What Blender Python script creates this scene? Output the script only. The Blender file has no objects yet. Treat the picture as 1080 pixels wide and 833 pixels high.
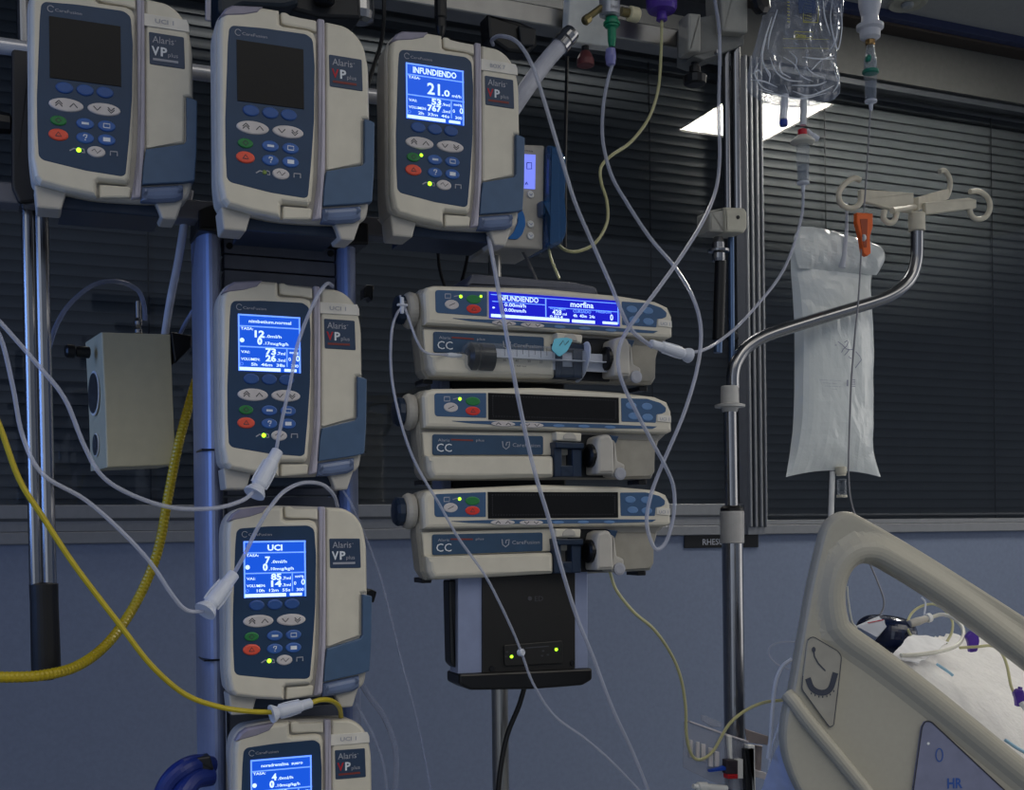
import bpy, bmesh, math, random
from mathutils import Vector, Matrix, noise
from mathutils.geometry import delaunay_2d_cdt
random.seed(7)
COL = bpy.context.scene.collection
PI = math.pi
# ------------------------------------------------------------------ camera
FPX, PX0, PY0 = 1250.0, 540.0, 562.0
YAW, ROLL, CAMZ = math.radians(22.8), 0.012, 1.1
CAM = Vector((0, 0, CAMZ))
FWD = Vector((math.sin(YAW), math.cos(YAW), 0))
R0 = Vector((math.cos(YAW), -math.sin(YAW), 0))
Z = Vector((0, 0, 1))
RT = R0 * math.cos(ROLL) - Z * math.sin(ROLL)
UP = R0 * math.sin(ROLL) + Z * math.cos(ROLL)

def ray(px, py):
    return FWD + RT * ((px - PX0) / FPX) + UP * ((PY0 - py) / FPX)
def Q(px, py, y):                       # point on the plane y = const (parallel to the window wall)
    r = ray(px, py)
    return CAM + r * (y / r.y)

cam_d = bpy.data.cameras.new('camera')
cam = bpy.data.objects.new('camera', cam_d)
COL.objects.link(cam)
bpy.context.scene.camera = cam
cam_d.sensor_width = 36
cam_d.sensor_fit = 'HORIZONTAL'
cam_d.lens = 36 * FPX / 1080
cam_d.shift_y = (PY0 - 416.5) / 1080
cam_d.clip_start = 0.02
m3 = Matrix((RT, UP, -FWD)).transposed()
cam.matrix_world = Matrix.Translation(CAM) @ m3.to_4x4()

# ------------------------------------------------------------------ materials
def lin(c):
    return tuple((v / 12.92 if v <= .04045 else ((v + .055) / 1.055) ** 2.4) for v in [x / 255 for x in c])
MATS = {}
def mat(name, rgb, rough=.5, metal=0., emit=None, es=1., var=.08, scale=60., bump=0., alpha=1., trans=0., coat=0., spec=.5, ior=1.45):
    if name in MATS: return MATS[name]
    m = bpy.data.materials.new(name); m.use_nodes = True
    nt = m.node_tree; b = nt.nodes['Principled BSDF']
    tc = nt.nodes.new('ShaderNodeTexCoord')
    nz = nt.nodes.new('ShaderNodeTexNoise'); nz.inputs['Scale'].default_value = scale; nz.inputs['Detail'].default_value = 3
    nt.links.new(tc.outputs['Object'], nz.inputs['Vector'])
    cr = nt.nodes.new('ShaderNodeValToRGB')
    c = lin(rgb)
    cr.color_ramp.elements[0].color = tuple(x * (1 - var) for x in c) + (1,)
    cr.color_ramp.elements[1].color = tuple(min(1, x * (1 + var)) for x in c) + (1,)
    cr.color_ramp.elements[0].position = .3; cr.color_ramp.elements[1].position = .7
    nt.links.new(nz.outputs['Fac'], cr.inputs['Fac'])
    nt.links.new(cr.outputs['Color'], b.inputs['Base Color'])
    b.inputs['Roughness'].default_value = rough
    b.inputs['Metallic'].default_value = metal
    b.inputs['Alpha'].default_value = alpha
    b.inputs['Transmission Weight'].default_value = trans
    b.inputs['Coat Weight'].default_value = coat
    b.inputs['Specular IOR Level'].default_value = spec
    b.inputs['IOR'].default_value = ior
    if emit:
        b.inputs['Emission Color'].default_value = lin(emit) + (1,)
        b.inputs['Emission Strength'].default_value = es
    if bump:
        bp = nt.nodes.new('ShaderNodeBump'); bp.inputs['Strength'].default_value = bump; bp.inputs['Distance'].default_value = .004
        nt.links.new(nz.outputs['Fac'], bp.inputs['Height']); nt.links.new(bp.outputs['Normal'], b.inputs['Normal'])
    MATS[name] = m
    return m

def clear_mat(name, rgb, opac=.35, rough=.12, edge=.45, refl=.5, bump=0., scale=60.):
    """thin clear plastic: see-through face on, whiter and shinier at the edges"""
    if name in MATS: return MATS[name]
    m = bpy.data.materials.new(name); m.use_nodes = True
    nt = m.node_tree; n = nt.nodes; L = nt.links
    for x in list(n): n.remove(x)
    out = n.new('ShaderNodeOutputMaterial')
    tr = n.new('ShaderNodeBsdfTransparent'); tr.inputs['Color'].default_value = (.96, .97, .98, 1)
    pb = n.new('ShaderNodeBsdfPrincipled'); pb.inputs['Base Color'].default_value = lin(rgb) + (1,)
    pb.inputs['Roughness'].default_value = rough; pb.inputs['Specular IOR Level'].default_value = refl
    lw = n.new('ShaderNodeLayerWeight'); lw.inputs['Blend'].default_value = .35
    mr = n.new('ShaderNodeMapRange'); mr.inputs['To Min'].default_value = opac; mr.inputs['To Max'].default_value = min(1, opac + edge)
    L.new(lw.outputs['Facing'], mr.inputs['Value'])
    mx = n.new('ShaderNodeMixShader')
    L.new(mr.outputs['Result'], mx.inputs['Fac']); L.new(tr.outputs[0], mx.inputs[1]); L.new(pb.outputs[0], mx.inputs[2])
    L.new(mx.outputs[0], out.inputs['Surface'])
    tc = n.new('ShaderNodeTexCoord'); nz = n.new('ShaderNodeTexNoise'); nz.inputs['Scale'].default_value = scale; nz.inputs['Detail'].default_value = 4
    L.new(tc.outputs['Object'], nz.inputs['Vector'])
    if bump:
        bp = n.new('ShaderNodeBump'); bp.inputs['Strength'].default_value = bump; bp.inputs['Distance'].default_value = .01
        L.new(nz.outputs['Fac'], bp.inputs['Height']); L.new(bp.outputs['Normal'], pb.inputs['Normal']); L.new(bp.outputs['Normal'], lw.inputs['Normal'])
    MATS[name] = m
    return m

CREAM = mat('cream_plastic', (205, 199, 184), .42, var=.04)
CREAM2 = mat('cream_plastic_shade', (176, 172, 165), .5, var=.05)  # shaded copy of the cream, darkness put into its colour
LAV = mat('lavender_plastic', (150, 146, 176), .35, var=.05)
NAVY = mat('navy_membrane', (30, 56, 86), .4, var=.05)
SLATE = mat('slate_blue_plastic', (68, 92, 122), .42, var=.06)
LENS = mat('smoky_lens', (96, 110, 140), .12, var=.15, scale=25)
DARK = mat('near_black_plastic', (24, 26, 30), .45)
BLACK = mat('black_plastic', (12, 12, 14), .38)
DKBLUE = mat('dark_blue_plastic', (26, 42, 64), .4)
OFFSCR = mat('dark_display', (12, 12, 14), .35, var=.15, scale=200, spec=.3)
LCD = mat('blue_display', (10, 30, 90), .3, emit=(14, 80, 208), es=1.1, var=.05)
LCD2 = mat('deep_blue_display', (10, 20, 110), .3, emit=(14, 16, 190), es=1.0, var=.05)
LCDL = mat('pale_blue_display', (120, 130, 220), .3, emit=(120, 135, 250), es=.85)
WTXT = mat('display_white', (220, 230, 255), .5, emit=(190, 222, 255), es=1.05)
PTXT = mat('display_blue_line', (120, 170, 255), .5, emit=(105, 150, 255), es=.9)
BTXT = mat('display_black', (8, 8, 60), .5, emit=(12, 20, 120), es=.8)
INK = mat('grey_print', (158, 160, 170), .6)
INKD = mat('dark_print', (60, 60, 66), .6)
INKW = mat('white_print', (215, 220, 228), .6)
INKR = mat('red_print', (170, 34, 48), .6)
INKDR = mat('dull_red_print', (120, 52, 48), .6)
BBLUE = mat('blue_button', (56, 96, 165), .35, var=.1)
BGREEN = mat('green_button', (38, 120, 62), .4)
BRED = mat('orange_red_button', (222, 84, 62), .4)
BRED2 = mat('red_button', (215, 56, 46), .4)
BWHT = mat('pale_button', (196, 190, 190), .4)
LEDG = mat('green_led', (150, 230, 60), .3, emit=(170, 255, 40), es=2.2)
STICK = mat('white_sticker', (214, 210, 202), .6)
CHROME = mat('chrome_steel', (150, 150, 152), .2, metal=1., var=.04)
STEEL = mat('brushed_steel', (158, 156, 152), .32, metal=1., var=.1, scale=25)
ALU = mat('anodised_aluminium', (140, 150, 180), .4, metal=.3, var=.05)
BEIGE = mat('beige_metal', (196, 188, 158), .5, var=.04)
TUBE = clear_mat('clear_tube', (190, 194, 210), .46, .2, .4)
TUBEF = clear_mat('faint_clear_tube', (150, 158, 185), .28, .25, .45)
TUBEY = clear_mat('straw_coloured_tube', (196, 192, 142), .78, .3, .2)
CONN = clear_mat('milky_connector', (215, 220, 232), .7, .35, .25)
CLEARP = clear_mat('clear_hard_plastic', (190, 196, 205), .06, .06, .6, .8)
WHITE = mat('white_plastic', (222, 222, 220), .45, var=.03)

# ------------------------------------------------------------------ mesh builder
def rnd(pts, r, n=5):
    """round the corners of a polygon; r a number or one per corner"""
    out = []; N = len(pts)
    for i in range(N):
        p = Vector(pts[i]); a = Vector(pts[i - 1]); b = Vector(pts[(i + 1) % N])
        rr = r[i] if isinstance(r, (list, tuple)) else r
        da, db = (a - p), (b - p); la, lb = da.length, db.length
        if rr <= 0 or la < 1e-9 or lb < 1e-9: out.append((p.x, p.y)); continue
        d = min(rr, la * .48, lb * .48)
        s, e = p + da / la * d, p + db / lb * d
        for k in range(n + 1):
            t = k / n
            q = s * (1 - t) ** 2 + p * 2 * t * (1 - t) + e * t * t
            out.append((q.x, q.y))
    return out
def area2(p): return sum(p[i][0] * p[(i + 1) % len(p)][1] - p[(i + 1) % len(p)][0] * p[i][1] for i in range(len(p)))
def clean(p):
    o = []
    for q in p:
        if not o or (Vector(q) - Vector(o[-1])).length > 1e-6: o.append(tuple(q))
    if (Vector(o[0]) - Vector(o[-1])).length < 1e-6: o.pop()
    return o
def inset(p, d):
    N = len(p); o = []
    for i in range(N):
        a, c, b = Vector(p[i - 1]), Vector(p[i]), Vector(p[(i + 1) % N])
        e1, e2 = (c - a).normalized(), (b - c).normalized()
        n1, n2 = Vector((-e1.y, e1.x)), Vector((-e2.y, e2.x))
        n = n1 + n2
        if n.length < 1e-6: n = n1.copy()
        n.normalize()
        k = max(.5, n.dot(n1))
        o.append((c.x + n.x * d / k, c.y + n.y * d / k))
    return o
def ell(cx, cz, rx, rz, n=24): return [(cx + rx * math.cos(2 * PI * i / n), cz + rz * math.sin(2 * PI * i / n)) for i in range(n)]
def rect(x0, x1, z0, z1): return [(x0, z0), (x1, z0), (x1, z1), (x0, z1)]

def catmull(P, sub=6):
    P = [Vector(p) for p in P]
    if len(P) < 3: return P
    Q_ = [P[0] * 2 - P[1]] + P + [P[-1] * 2 - P[-2]]
    out = []
    for i in range(1, len(Q_) - 2):
        a, b, c, d = Q_[i - 1], Q_[i], Q_[i + 1], Q_[i + 2]
        for k in range(sub):
            t = k / sub
            out.append(.5 * ((2 * b) + (c - a) * t + (2 * a - 5 * b + 4 * c - d) * t * t + (3 * b - a - 3 * c + d) * t ** 3))
    out.append(P[-1])
    return out

class MB:
    def __init__(s): s.bm = bmesh.new(); s.mats = []
    def mi(s, m):
        if m is None: return 0
        if m not in s.mats: s.mats.append(m)
        return s.mats.index(m)
    def loft(s, pts, levels, m=None, cap=(True, True)):
        pts = clean(pts)
        if area2(pts) < 0: pts = pts[::-1]
        i = s.mi(m); rings = []
        for y, ins in levels:
            q = inset(pts, ins) if ins else pts
            rings.append([s.bm.verts.new((x, y, z)) for x, z in q])
        N = len(pts); F = []
        for a, b in zip(rings, rings[1:]):
            for k in range(N): F.append(s.bm.faces.new((a[k], a[k - 1], b[k - 1], b[k])))
        for q, r_ in ((cap[0], rings[0]), (cap[1], rings[-1][::-1])):
            if q:
                g = s.bm.faces.new(r_); g.tag = True; F.append(g)
        for f in F: f.material_index = i
        return s
    def slab(s, pts, y0, y1, bev=.001, m=None):
        b = min(bev, abs(y1 - y0) * .45)
        return s.loft(pts, [(y0, b), (y0 + b * .3, b * .3), (y0 + b, 0), (y1 - b, 0), (y1, b)], m)
    def plate(s, pts, y, t=.0005, m=None):
        return s.loft(pts, [(y - t, 0), (y, 0)], m)
    def box(s, x0, x1, y0, y1, z0, z1, bev=.001, m=None):
        return s.slab(rect(x0, x1, z0, z1) if not bev else rnd(rect(x0, x1, z0, z1), bev * 1.5, 3), y0, y1, bev, m) if bev else s.loft(rect(x0, x1, z0, z1), [(y0, 0), (y1, 0)], m)
    def lathe(s, prof, o=(0, 0, 0), ax=(0, 0, 1), n=24, m=None, cap=True, sx=1., sy=1.):
        ax = Vector(ax).normalized(); o = Vector(o)
        u = ax.orthogonal().normalized(); v = ax.cross(u); i = s.mi(m); rings = []
        for r, h in prof:
            rings.append([s.bm.verts.new(o + ax * h + u * (r * sx * math.cos(2 * PI * k / n)) + v * (r * sy * math.sin(2 * PI * k / n))) for k in range(n)])
        F = []
        for a, b in zip(rings, rings[1:]):
            for k in range(n): F.append(s.bm.faces.new((a[k - 1], a[k], b[k], b[k - 1])))
        if cap: F.append(s.bm.faces.new(rings[0][::-1])); F.append(s.bm.faces.new(rings[-1]))
        for f in F: f.material_index = i
        return s
    def cyl(s, p0, p1, r0, r1=None, n=20, m=None, bev=0.):
        p0, p1 = Vector(p0), Vector(p1); L = (p1 - p0).length; r1 = r0 if r1 is None else r1
        pr = [(r0, 0), (r1, L)] if not bev else [(r0 - bev, 0), (r0, bev), (r1, L - bev), (r1 - bev, L)]
        return s.lathe(pr, p0, p1 - p0, n, m)
    def tube(s, P, r, n=8, m=None, sub=6, smooth=True, closed=False):
        P = catmull(P, sub) if smooth else [Vector(p) for p in P]
        N = len(P); i = s.mi(m); rings = []; u = None
        for k, p in enumerate(P):
            t = (P[min(k + 1, N - 1)] - P[max(k - 1, 0)]).normalized()
            if u is None: u = t.orthogonal().normalized()
            u = (u - t * u.dot(t)).normalized(); v = t.cross(u)
            rr = r(k / (N - 1)) if callable(r) else r
            rings.append([s.bm.verts.new(p + u * rr * math.cos(2 * PI * j / n) + v * rr * math.sin(2 * PI * j / n)) for j in range(n)])
        F = []
        for a, b in zip(rings, rings[1:]):
            for j in range(n): F.append(s.bm.faces.new((a[j - 1], a[j], b[j], b[j - 1])))
        F.append(s.bm.faces.new(rings[0][::-1])); F.append(s.bm.faces.new(rings[-1]))
        for f in F: f.material_index = i
        return s
    def stroke(s, P, w, y, m=None, t=.0003):
        """flat line in the xz plane"""
        P = [Vector(p) for p in P]; i = s.mi(m); N = len(P); L = []; Rr = []
        for k in range(N):
            d = (P[min(k + 1, N - 1)] - P[max(k - 1, 0)]).normalized(); n_ = Vector((-d.y, d.x)) * w / 2
            L.append(s.bm.verts.new((P[k].x + n_.x, y, P[k].y + n_.y))); Rr.append(s.bm.verts.new((P[k].x - n_.x, y, P[k].y - n_.y)))
        for k in range(N - 1):
            f = s.bm.faces.new((Rr[k], Rr[k + 1], L[k + 1], L[k])); f.material_index = i
        return s
    def text(s, body, x, z, h, w=None, y=-.0004, al='L', m=None, bold=0., rot=0.):
        """lettering in the xz plane facing -y; h = capital height; x,z = lower left (or centre) of the line"""
        cu = bpy.data.curves.new('t', 'FONT'); cu.body = body; cu.size = 1.0; cu.offset = bold; cu.resolution_u = 2
        ob = bpy.data.objects.new('t', cu); COL.objects.link(ob)
        dg = bpy.context.evaluated_depsgraph_get(); dg.update()
        me = ob.evaluated_get(dg).to_mesh()
        i = s.mi(m)
        if len(me.vertices):
            xs = [v.co.x for v in me.vertices]; x0, x1 = min(xs), max(xs)
            sz = h / .70; sx = sz if w is None else w / max(1e-6, x1 - x0)
            ww = (x1 - x0) * sx
            off = 0 if al == 'L' else (-ww / 2 if al == 'C' else -ww)
            ca, sa = math.cos(rot), math.sin(rot)
            vs = []
            for v in me.vertices:
                a, b = (v.co.x - x0) * sx + off, v.co.y * sz
                vs.append(s.bm.verts.new((x + a * ca - b * sa, y, z + a * sa + b * ca)))
            for p in me.polygons:
                try:
                    f = s.bm.faces.new([vs[k] for k in p.vertices]); f.material_index = i
                except ValueError: pass
        ob.evaluated_get(dg).to_mesh_clear()
        bpy.data.objects.remove(ob); bpy.data.curves.remove(cu)
        return s
    def build(s, name, m=None, parent=None, loc=None, rotz=0., sharp=35, fix=True):
        """link as ONE mesh object"""
        if fix: bmesh.ops.recalc_face_normals(s.bm, faces=s.bm.faces)
        me = bpy.data.meshes.new(name)
        ang = math.radians(sharp)
        for e in s.bm.edges:
            e.smooth = not (len(e.link_faces) == 2 and e.calc_face_angle(0) > ang)
        for f in s.bm.faces: f.smooth = not f.tag
        s.bm.to_mesh(me); s.bm.free()
        for x in (s.mats or [m]): me.materials.append(x)
        if s.mats and m and m is not s.mats[0] and len(s.mats) == 0: me.materials.append(m)
        o = bpy.data.objects.new(name, me); COL.objects.link(o)
        if parent: o.parent = parent
        if loc is not None: o.location = loc
        o.rotation_euler.z = rotz
        return o

def tag(o, label=None, cat=None, group=None, kind=None):
    if label: o['label'] = label
    if cat: o['category'] = cat
    if group: o['group'] = group
    if kind: o['kind'] = kind
    return o
def plabel(o, label): o['label'] = label; return o
def empty(name, loc, rz=0.):
    o = bpy.data.objects.new(name, None); COL.objects.link(o); o.location = loc; o.rotation_euler.z = rz
    o.empty_display_size = .02
    return o
KIDS = {}
def kids(o): return [c for c in bpy.data.objects if c.parent == o]
def dup(o, parent=None):
    c = o.copy(); COL.objects.link(c); c.parent = parent
    for k in kids(o): dup(k, c)
    return c

class Fr:
    """a vertical plane in the place: pixel measurements on it become local metres"""
    def __init__(s, px, py, y=None, rz=0., o=None):
        s.o = Q(px, py, y) if o is None else Vector(o); s.rz = rz
        s.ex = Vector((math.cos(rz), math.sin(rz), 0)); s.ey = Vector((-math.sin(rz), math.cos(rz), 0))
    def __call__(s, px, py, dy=0.):
        r = ray(px, py); p0 = s.o + s.ey * dy
        t = (p0 - CAM).dot(s.ey) / r.dot(s.ey)
        d = CAM + r * t - s.o
        return (d.dot(s.ex), d.z)
    def p3(s, px, py, dy=0.):
        x, z = s(px, py, dy); return (x, dy, z)
    def pts(s, L, ox=0., oy=0., k=1., dy=0.):
        return [s(ox + a / k, oy + b / k, dy) for a, b in L]

def wtube(name, P, r, m, label=None, cat='tube', n=8, group=None, sub=6, parent=None):
    """free tubing through points (px, py, y-plane)"""
    W = [Q(a, b, y) for a, b, y in P]; o0 = W[0]
    mb = MB(); mb.tube([w - o0 for w in W], r, n, m, sub)
    if parent: 
        ob = mb.build(name, m, parent, loc=o0 - parent.location)
    else:
        ob = mb.build(name, m, loc=o0)
        if label: tag(ob, label, cat, group)
    return ob
# ------------------------------------------------------------------ room shell
WY = 2.77                       # window wall
CEIL_Z = CAMZ + 1.467
SILL_Z = CAMZ - .012
HEAD_Z = CAMZ + 1.303
WALLM = mat('blue_grey_wall_paint', (113, 124, 147), .75, var=.05, scale=90, bump=.05)
FRAMEM = mat('window_frame_grey', (128, 130, 134), .45, metal=.3, var=.04)
FRAMED = mat('window_frame_dark', (62, 66, 72), .5, metal=.3)
BULKM = mat('bulkhead_grey', (68, 69, 68), .7)
CEILM = mat('ceiling_grey', (150, 150, 148), .8, var=.03)
FLOORM = mat('vinyl_floor', (92, 100, 108), .45, var=.08, scale=8)
BLINDM = mat('blind_slat_grey', (88, 92, 95), .4, var=.05, scale=12)
def S(o): o['kind'] = 'structure'; return o
X0, X1 = -1.6, 4.6
mb = MB(); mb.box(X0, X1, WY, WY + .12, 0, SILL_Z, 0); S(mb.build('wall_back', WALLM))
mb = MB(); mb.box(X0, X1, WY - .02, WY + .12, HEAD_Z, CEIL_Z - .03, 0)
S(mb.build('trim_1', BULKM))
mb = MB(); mb.box(X0, X1, WY - .075, WY - .02, CEIL_Z - .03, CEIL_Z + .0, 0, mat('brown_shadow_gap', (52, 44, 38), .8)); S(mb.build('trim_2'))  # solid dark brown strip stands for the shadow line below the ceiling
mb = MB(); mb.box(X0, X1, WY - .10, WY - .075, CEIL_Z - .022, CEIL_Z - .0, 0, mat('navy_ceiling_edge', (38, 48, 82), .6)); S(mb.build('trim_3'))
mb = MB(); mb.box(X0, X1, .3, WY + .12, CEIL_Z, CEIL_Z + .08, 0); S(mb.build('ceiling', CEILM))
mb = MB(); mb.box(X0, X1, -2.2, WY + .12, -.08, 0, 0); S(mb.build('floor', FLOORM))
mb = MB(); mb.box(X0 - .1, X0, .3, WY + .12, 0, CEIL_Z, 0); S(mb.build('wall_left', WALLM))
mb = MB(); mb.box(X0, X1, WY - .012, WY, 0, .1, .002); S(mb.build('baseboard_back', FRAMED))

# windows: mullion between them
glass = bpy.data.materials.new('window_glass'); glass.use_nodes = True
n = glass.node_tree.nodes; L = glass.node_tree.links
for x in list(n): n.remove(x)
o_ = n.new('ShaderNodeOutputMaterial'); t_ = n.new('ShaderNodeBsdfTransparent'); g_ = n.new('ShaderNodeBsdfGlossy')
t_.inputs['Color'].default_value = (.93, .95, .96, 1); g_.inputs['Roughness'].default_value = .015
fr = n.new('ShaderNodeFresnel'); fr.inputs['IOR'].default_value = 1.5
ma = n.new('ShaderNodeMath'); ma.operation = 'MULTIPLY_ADD'; ma.inputs[1].default_value = 1.0; ma.inputs[2].default_value = .01
mx = n.new('ShaderNodeMixShader'); L.new(fr.outputs[0], ma.inputs[0]); L.new(ma.outputs[0], mx.inputs[0])
L.new(t_.outputs[0], mx.inputs[1]); L.new(g_.outputs[0], mx.inputs[2]); L.new(mx.outputs[0], o_.inputs['Surface'])
xm0 = Q(783, 400, WY).x; xm1 = Q(801, 400, WY).x
def window(name, x0, x1, zb):
    w = empty(name, ((x0 + x1) / 2, WY, SILL_Z)); S(w)
    cx = (x0 + x1) / 2
    mb = MB()
    H = HEAD_Z - SILL_Z
    mb.box(x0 - cx, x1 - cx, -.012, .03, 0, .026, .002, FRAMEM)
    mb.box(x0 - cx, x1 - cx, 0, .05, .026, zb, .002, FRAMEM)
    mb.box(x0 - cx, x1 - cx, -.004, .02, .05, .056, .001, FRAMED)
    mb.box(x0 - cx, x1 - cx, -.004, .05, H - .02, H, .002, FRAMED)
    mb.build('window_frame', None, w)
    mb = MB(); mb.bm.faces.new([mb.bm.verts.new(p) for p in ((x0 - cx, .02, zb), (x1 - cx, .02, zb), (x1 - cx, .02, H - .02), (x0 - cx, .02, H - .02))]); mb.build('pane', glass, w, fix=False)
    return w
window('window_1', X0 + .02, xm0, .085)
window('window_2', xm1, X1 - .02, .04)
mb = MB()
w_ = xm1 - xm0
mb.box(xm0, xm1, WY - .02, WY + .068, SILL_Z - .0, HEAD_Z, 0, FRAMEM)
for a, b in ((0, .12), (.3, .42), (.62, .74), (.9, 1)):
    mb.box(xm0 + w_ * a, xm0 + w_ * b, WY - .032, WY - .02, SILL_Z + .02, HEAD_Z, .002, FRAMEM)
mb.box(xm0 + w_ * .12, xm0 + w_ * .3, WY - .024, WY - .018, SILL_Z + .02, HEAD_Z, 0, FRAMED)
S(mb.build('trim_4'))
mb = MB(); mb.box(xm0 - .03, xm1 + .03, WY + .121, WY + .14, SILL_Z, HEAD_Z, 0, FRAMED); S(mb.build('trim_5'))  # dark post added behind the mullion to close a bright gap

def blind(x0, x1, zb, label, cords):
    cx = (x0 + x1) / 2
    b = empty('venetian_blind', (cx, WY + .085, SILL_Z + zb)); tag(b, label, 'window blind')
    pitch = .0265; H = HEAD_Z - .02 - SILL_Z - zb; N = int(H / pitch)
    mb = MB()
    bm = mb.bm
    for k in range(N):
        z0 = H - k * pitch - .02
        prof = []
        for j in range(6):
            t = j / 5
            prof.append((.006 - .011 * t - .0035 * math.sin(PI * t), z0 - .001 - .033 * t))
        nx = max(1, int((x1 - x0) / .12)); cols_ = []
        for i in range(nx + 1):
            xx = x0 - cx + (x1 - x0) * i / nx; cols_.append([bm.verts.new((xx, y, z)) for y, z in prof])
        for lo, hi in zip(cols_, cols_[1:]):
            for j in range(5): bm.faces.new((lo[j], hi[j], hi[j + 1], lo[j + 1]))
    mb.build('slats', BLINDM, b, fix=False)
    mb = MB(); mb.box(x0 - cx, x1 - cx, -.015, .015, H - .02, H, .002); mb.build('headrail', FRAMED, b)
    for px in cords:
        xw = Q(px, 200, WY + .07).x - cx
        mb = MB(); mb.cyl((xw, -.018, .0), (xw, -.018, H), .0018, n=6); mb.build('ladder_cord', DARK, b)
    mb = MB(); mb.box(x0 - cx, x1 - cx, .03, .035, 0, H, 0); mb.build('backing', mat('night_glass', (20, 24, 28), .3), b)
    return b
blind(X0 + .03, xm0 + .012, .085, 'long grey venetian blind behind the left window, behind the pumps', (155, 685))
blind(xm1 - .012, X1 - .03, .04, 'grey venetian blind behind the right window, behind the white bag', (870, 1045))

# the light panel in the ceiling that the window glass mirrors
def on_ceiling(px, py):
    r = ray(px, py); t = (CEIL_Z - CAMZ) / r.z; p = CAM + r * t
    return Vector((p.x, 2 * (WY + .02) - p.y, CEIL_Z))
cs = [on_ceiling(716, 134), on_ceiling(800, 147), on_ceiling(884, 107)]
px0, px1 = cs[0].x, (cs[1].x + cs[2].x) / 2
py0, py1 = (cs[0].y + cs[1].y) / 2, cs[2].y
PANEL = mat('light_panel_diffuser', (250, 250, 250), .5, emit=(255, 250, 238), es=42.)
def light_panel(x0, x1, y0, y1, label, m):
    o = empty('ceiling_light', ((x0 + x1) / 2, (y0 + y1) / 2, CEIL_Z)); tag(o, label, 'ceiling light')
    hx, hy = (x1 - x0) / 2, (y1 - y0) / 2
    mb = MB(); 
    for a in ((-hx - .02, -hx, -hy - .02, hy + .02), (hx, hx + .02, -hy - .02, hy + .02), (-hx, hx, -hy - .02, -hy), (-hx, hx, hy, hy + .02)):
        mb.box(a[0], a[1], a[2], a[3], -.012, 0, 0)
    mb.build('frame', WHITE, o)
    mb = MB(); mb.box(-hx, hx, -hy, hy, -.006, -.002, 0); mb.build('diffuser', m, o)
light_panel(px0, px1, py0, py1, 'bright square light panel in the ceiling, mirrored in the window glass', PANEL)

# round downlight in the ceiling, top right
r = ray(957, 3); c = CAM + r * ((CEIL_Z - CAMZ) / r.z)
d = empty('recessed_downlight', c); tag(d, 'round recessed downlight with pale ring in the grey ceiling', 'ceiling light')
mb = MB(); mb.lathe([(.036, -.002), (.05, -.006), (.055, 0), (.05, .0), (.036, .01)], n=36); mb.build('ring', mat('ring_beige', (168, 165, 150), .4), d)
mb = MB(); mb.lathe([(.035, -.001), (.03, .0)], n=30); mb.build('reflector', STEEL, d)
mb = MB(); mb.lathe([(.001, -.016), (.014, -.014), (.018, -.006), (.016, -.001)], n=20); mb.build('bulb', mat('frosted_bulb', (150, 152, 150), .3), d)

# little black sign under the sill
f = Fr(722, 563, WY - .004)
mb = MB(); mb.slab(rnd(f.pts([(722, 563.5), (722, 578), (800, 577), (800, 562)]), .002), 0, .004, .001, BLACK)
sg = mb.build('wall_sign', BLACK, loc=f.o); tag(sg, 'small black name strip with grey letters under the window sill', 'sign')
mb = MB(); x_, z_ = f(741, 574.5); mb.text('RHESUS', x_, z_, .016, y=-.0006, m=INK, bold=.01); mb.build('lettering', INK, sg)
# ------------------------------------------------------------------ upright infusion pumps
TY = 1.257
f = Fr(232, 510, TY)
A = lambda L: f.pts(L, 225, 285, 6.353)
B = lambda L: f.pts(L, 225, 395, 6.353)
a1 = lambda x, y: f(225 + x / 6.353, 285 + y / 6.353)
b1 = lambda x, y: f(225 + x / 6.353, 395 + y / 6.353)
UM = .001 / .795        # one template pixel at this plane is about one millimetre
T = empty('infusion_pump', f.o)
body_o = A([(28, 240), (40, 165), (75, 108), (130, 76), (320, 70), (660, 104), (850, 128), (930, 185), (975, 262), (1000, 390)]) + B([(1005, 20), (1000, 540), (985, 620), (950, 655), (700, 684), (430, 690), (250, 668), (95, 640), (52, 600), (36, 480)])
body_o = rnd(body_o, .012, 3)
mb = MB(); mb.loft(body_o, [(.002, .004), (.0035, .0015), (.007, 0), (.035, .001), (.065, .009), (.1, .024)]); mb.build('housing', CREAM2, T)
door_o = A([(46, 240), (55, 172), (88, 118), (135, 92), (320, 78), (424, 86), (428, 172), (445, 182), (600, 190), (640, 206), (657, 250), (656, 420)]) + B([(650, 100), (640, 400), (627, 560), (606, 590), (445, 590), (434, 600), (433, 684), (250, 662), (105, 632), (72, 596), (50, 480)])
mb = MB(); mb.loft(door_o, [(-.0075, .0045), (-.007, .003), (-.005, .001), (-.002, 0), (.006, 0)]); mb.build('door', CREAM, T)
# clear lavender corner cap at the top left
mb = MB(); mb.loft(A([(52, 160), (86, 112), (132, 86), (320, 77), (290, 125), (200, 148), (100, 160)]), [(-.0085, .002), (-.006, 0), (.003, 0)])
mb.build('corner_cap', mat('grey_lavender_cap', (138, 134, 150), .25), T)
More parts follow.
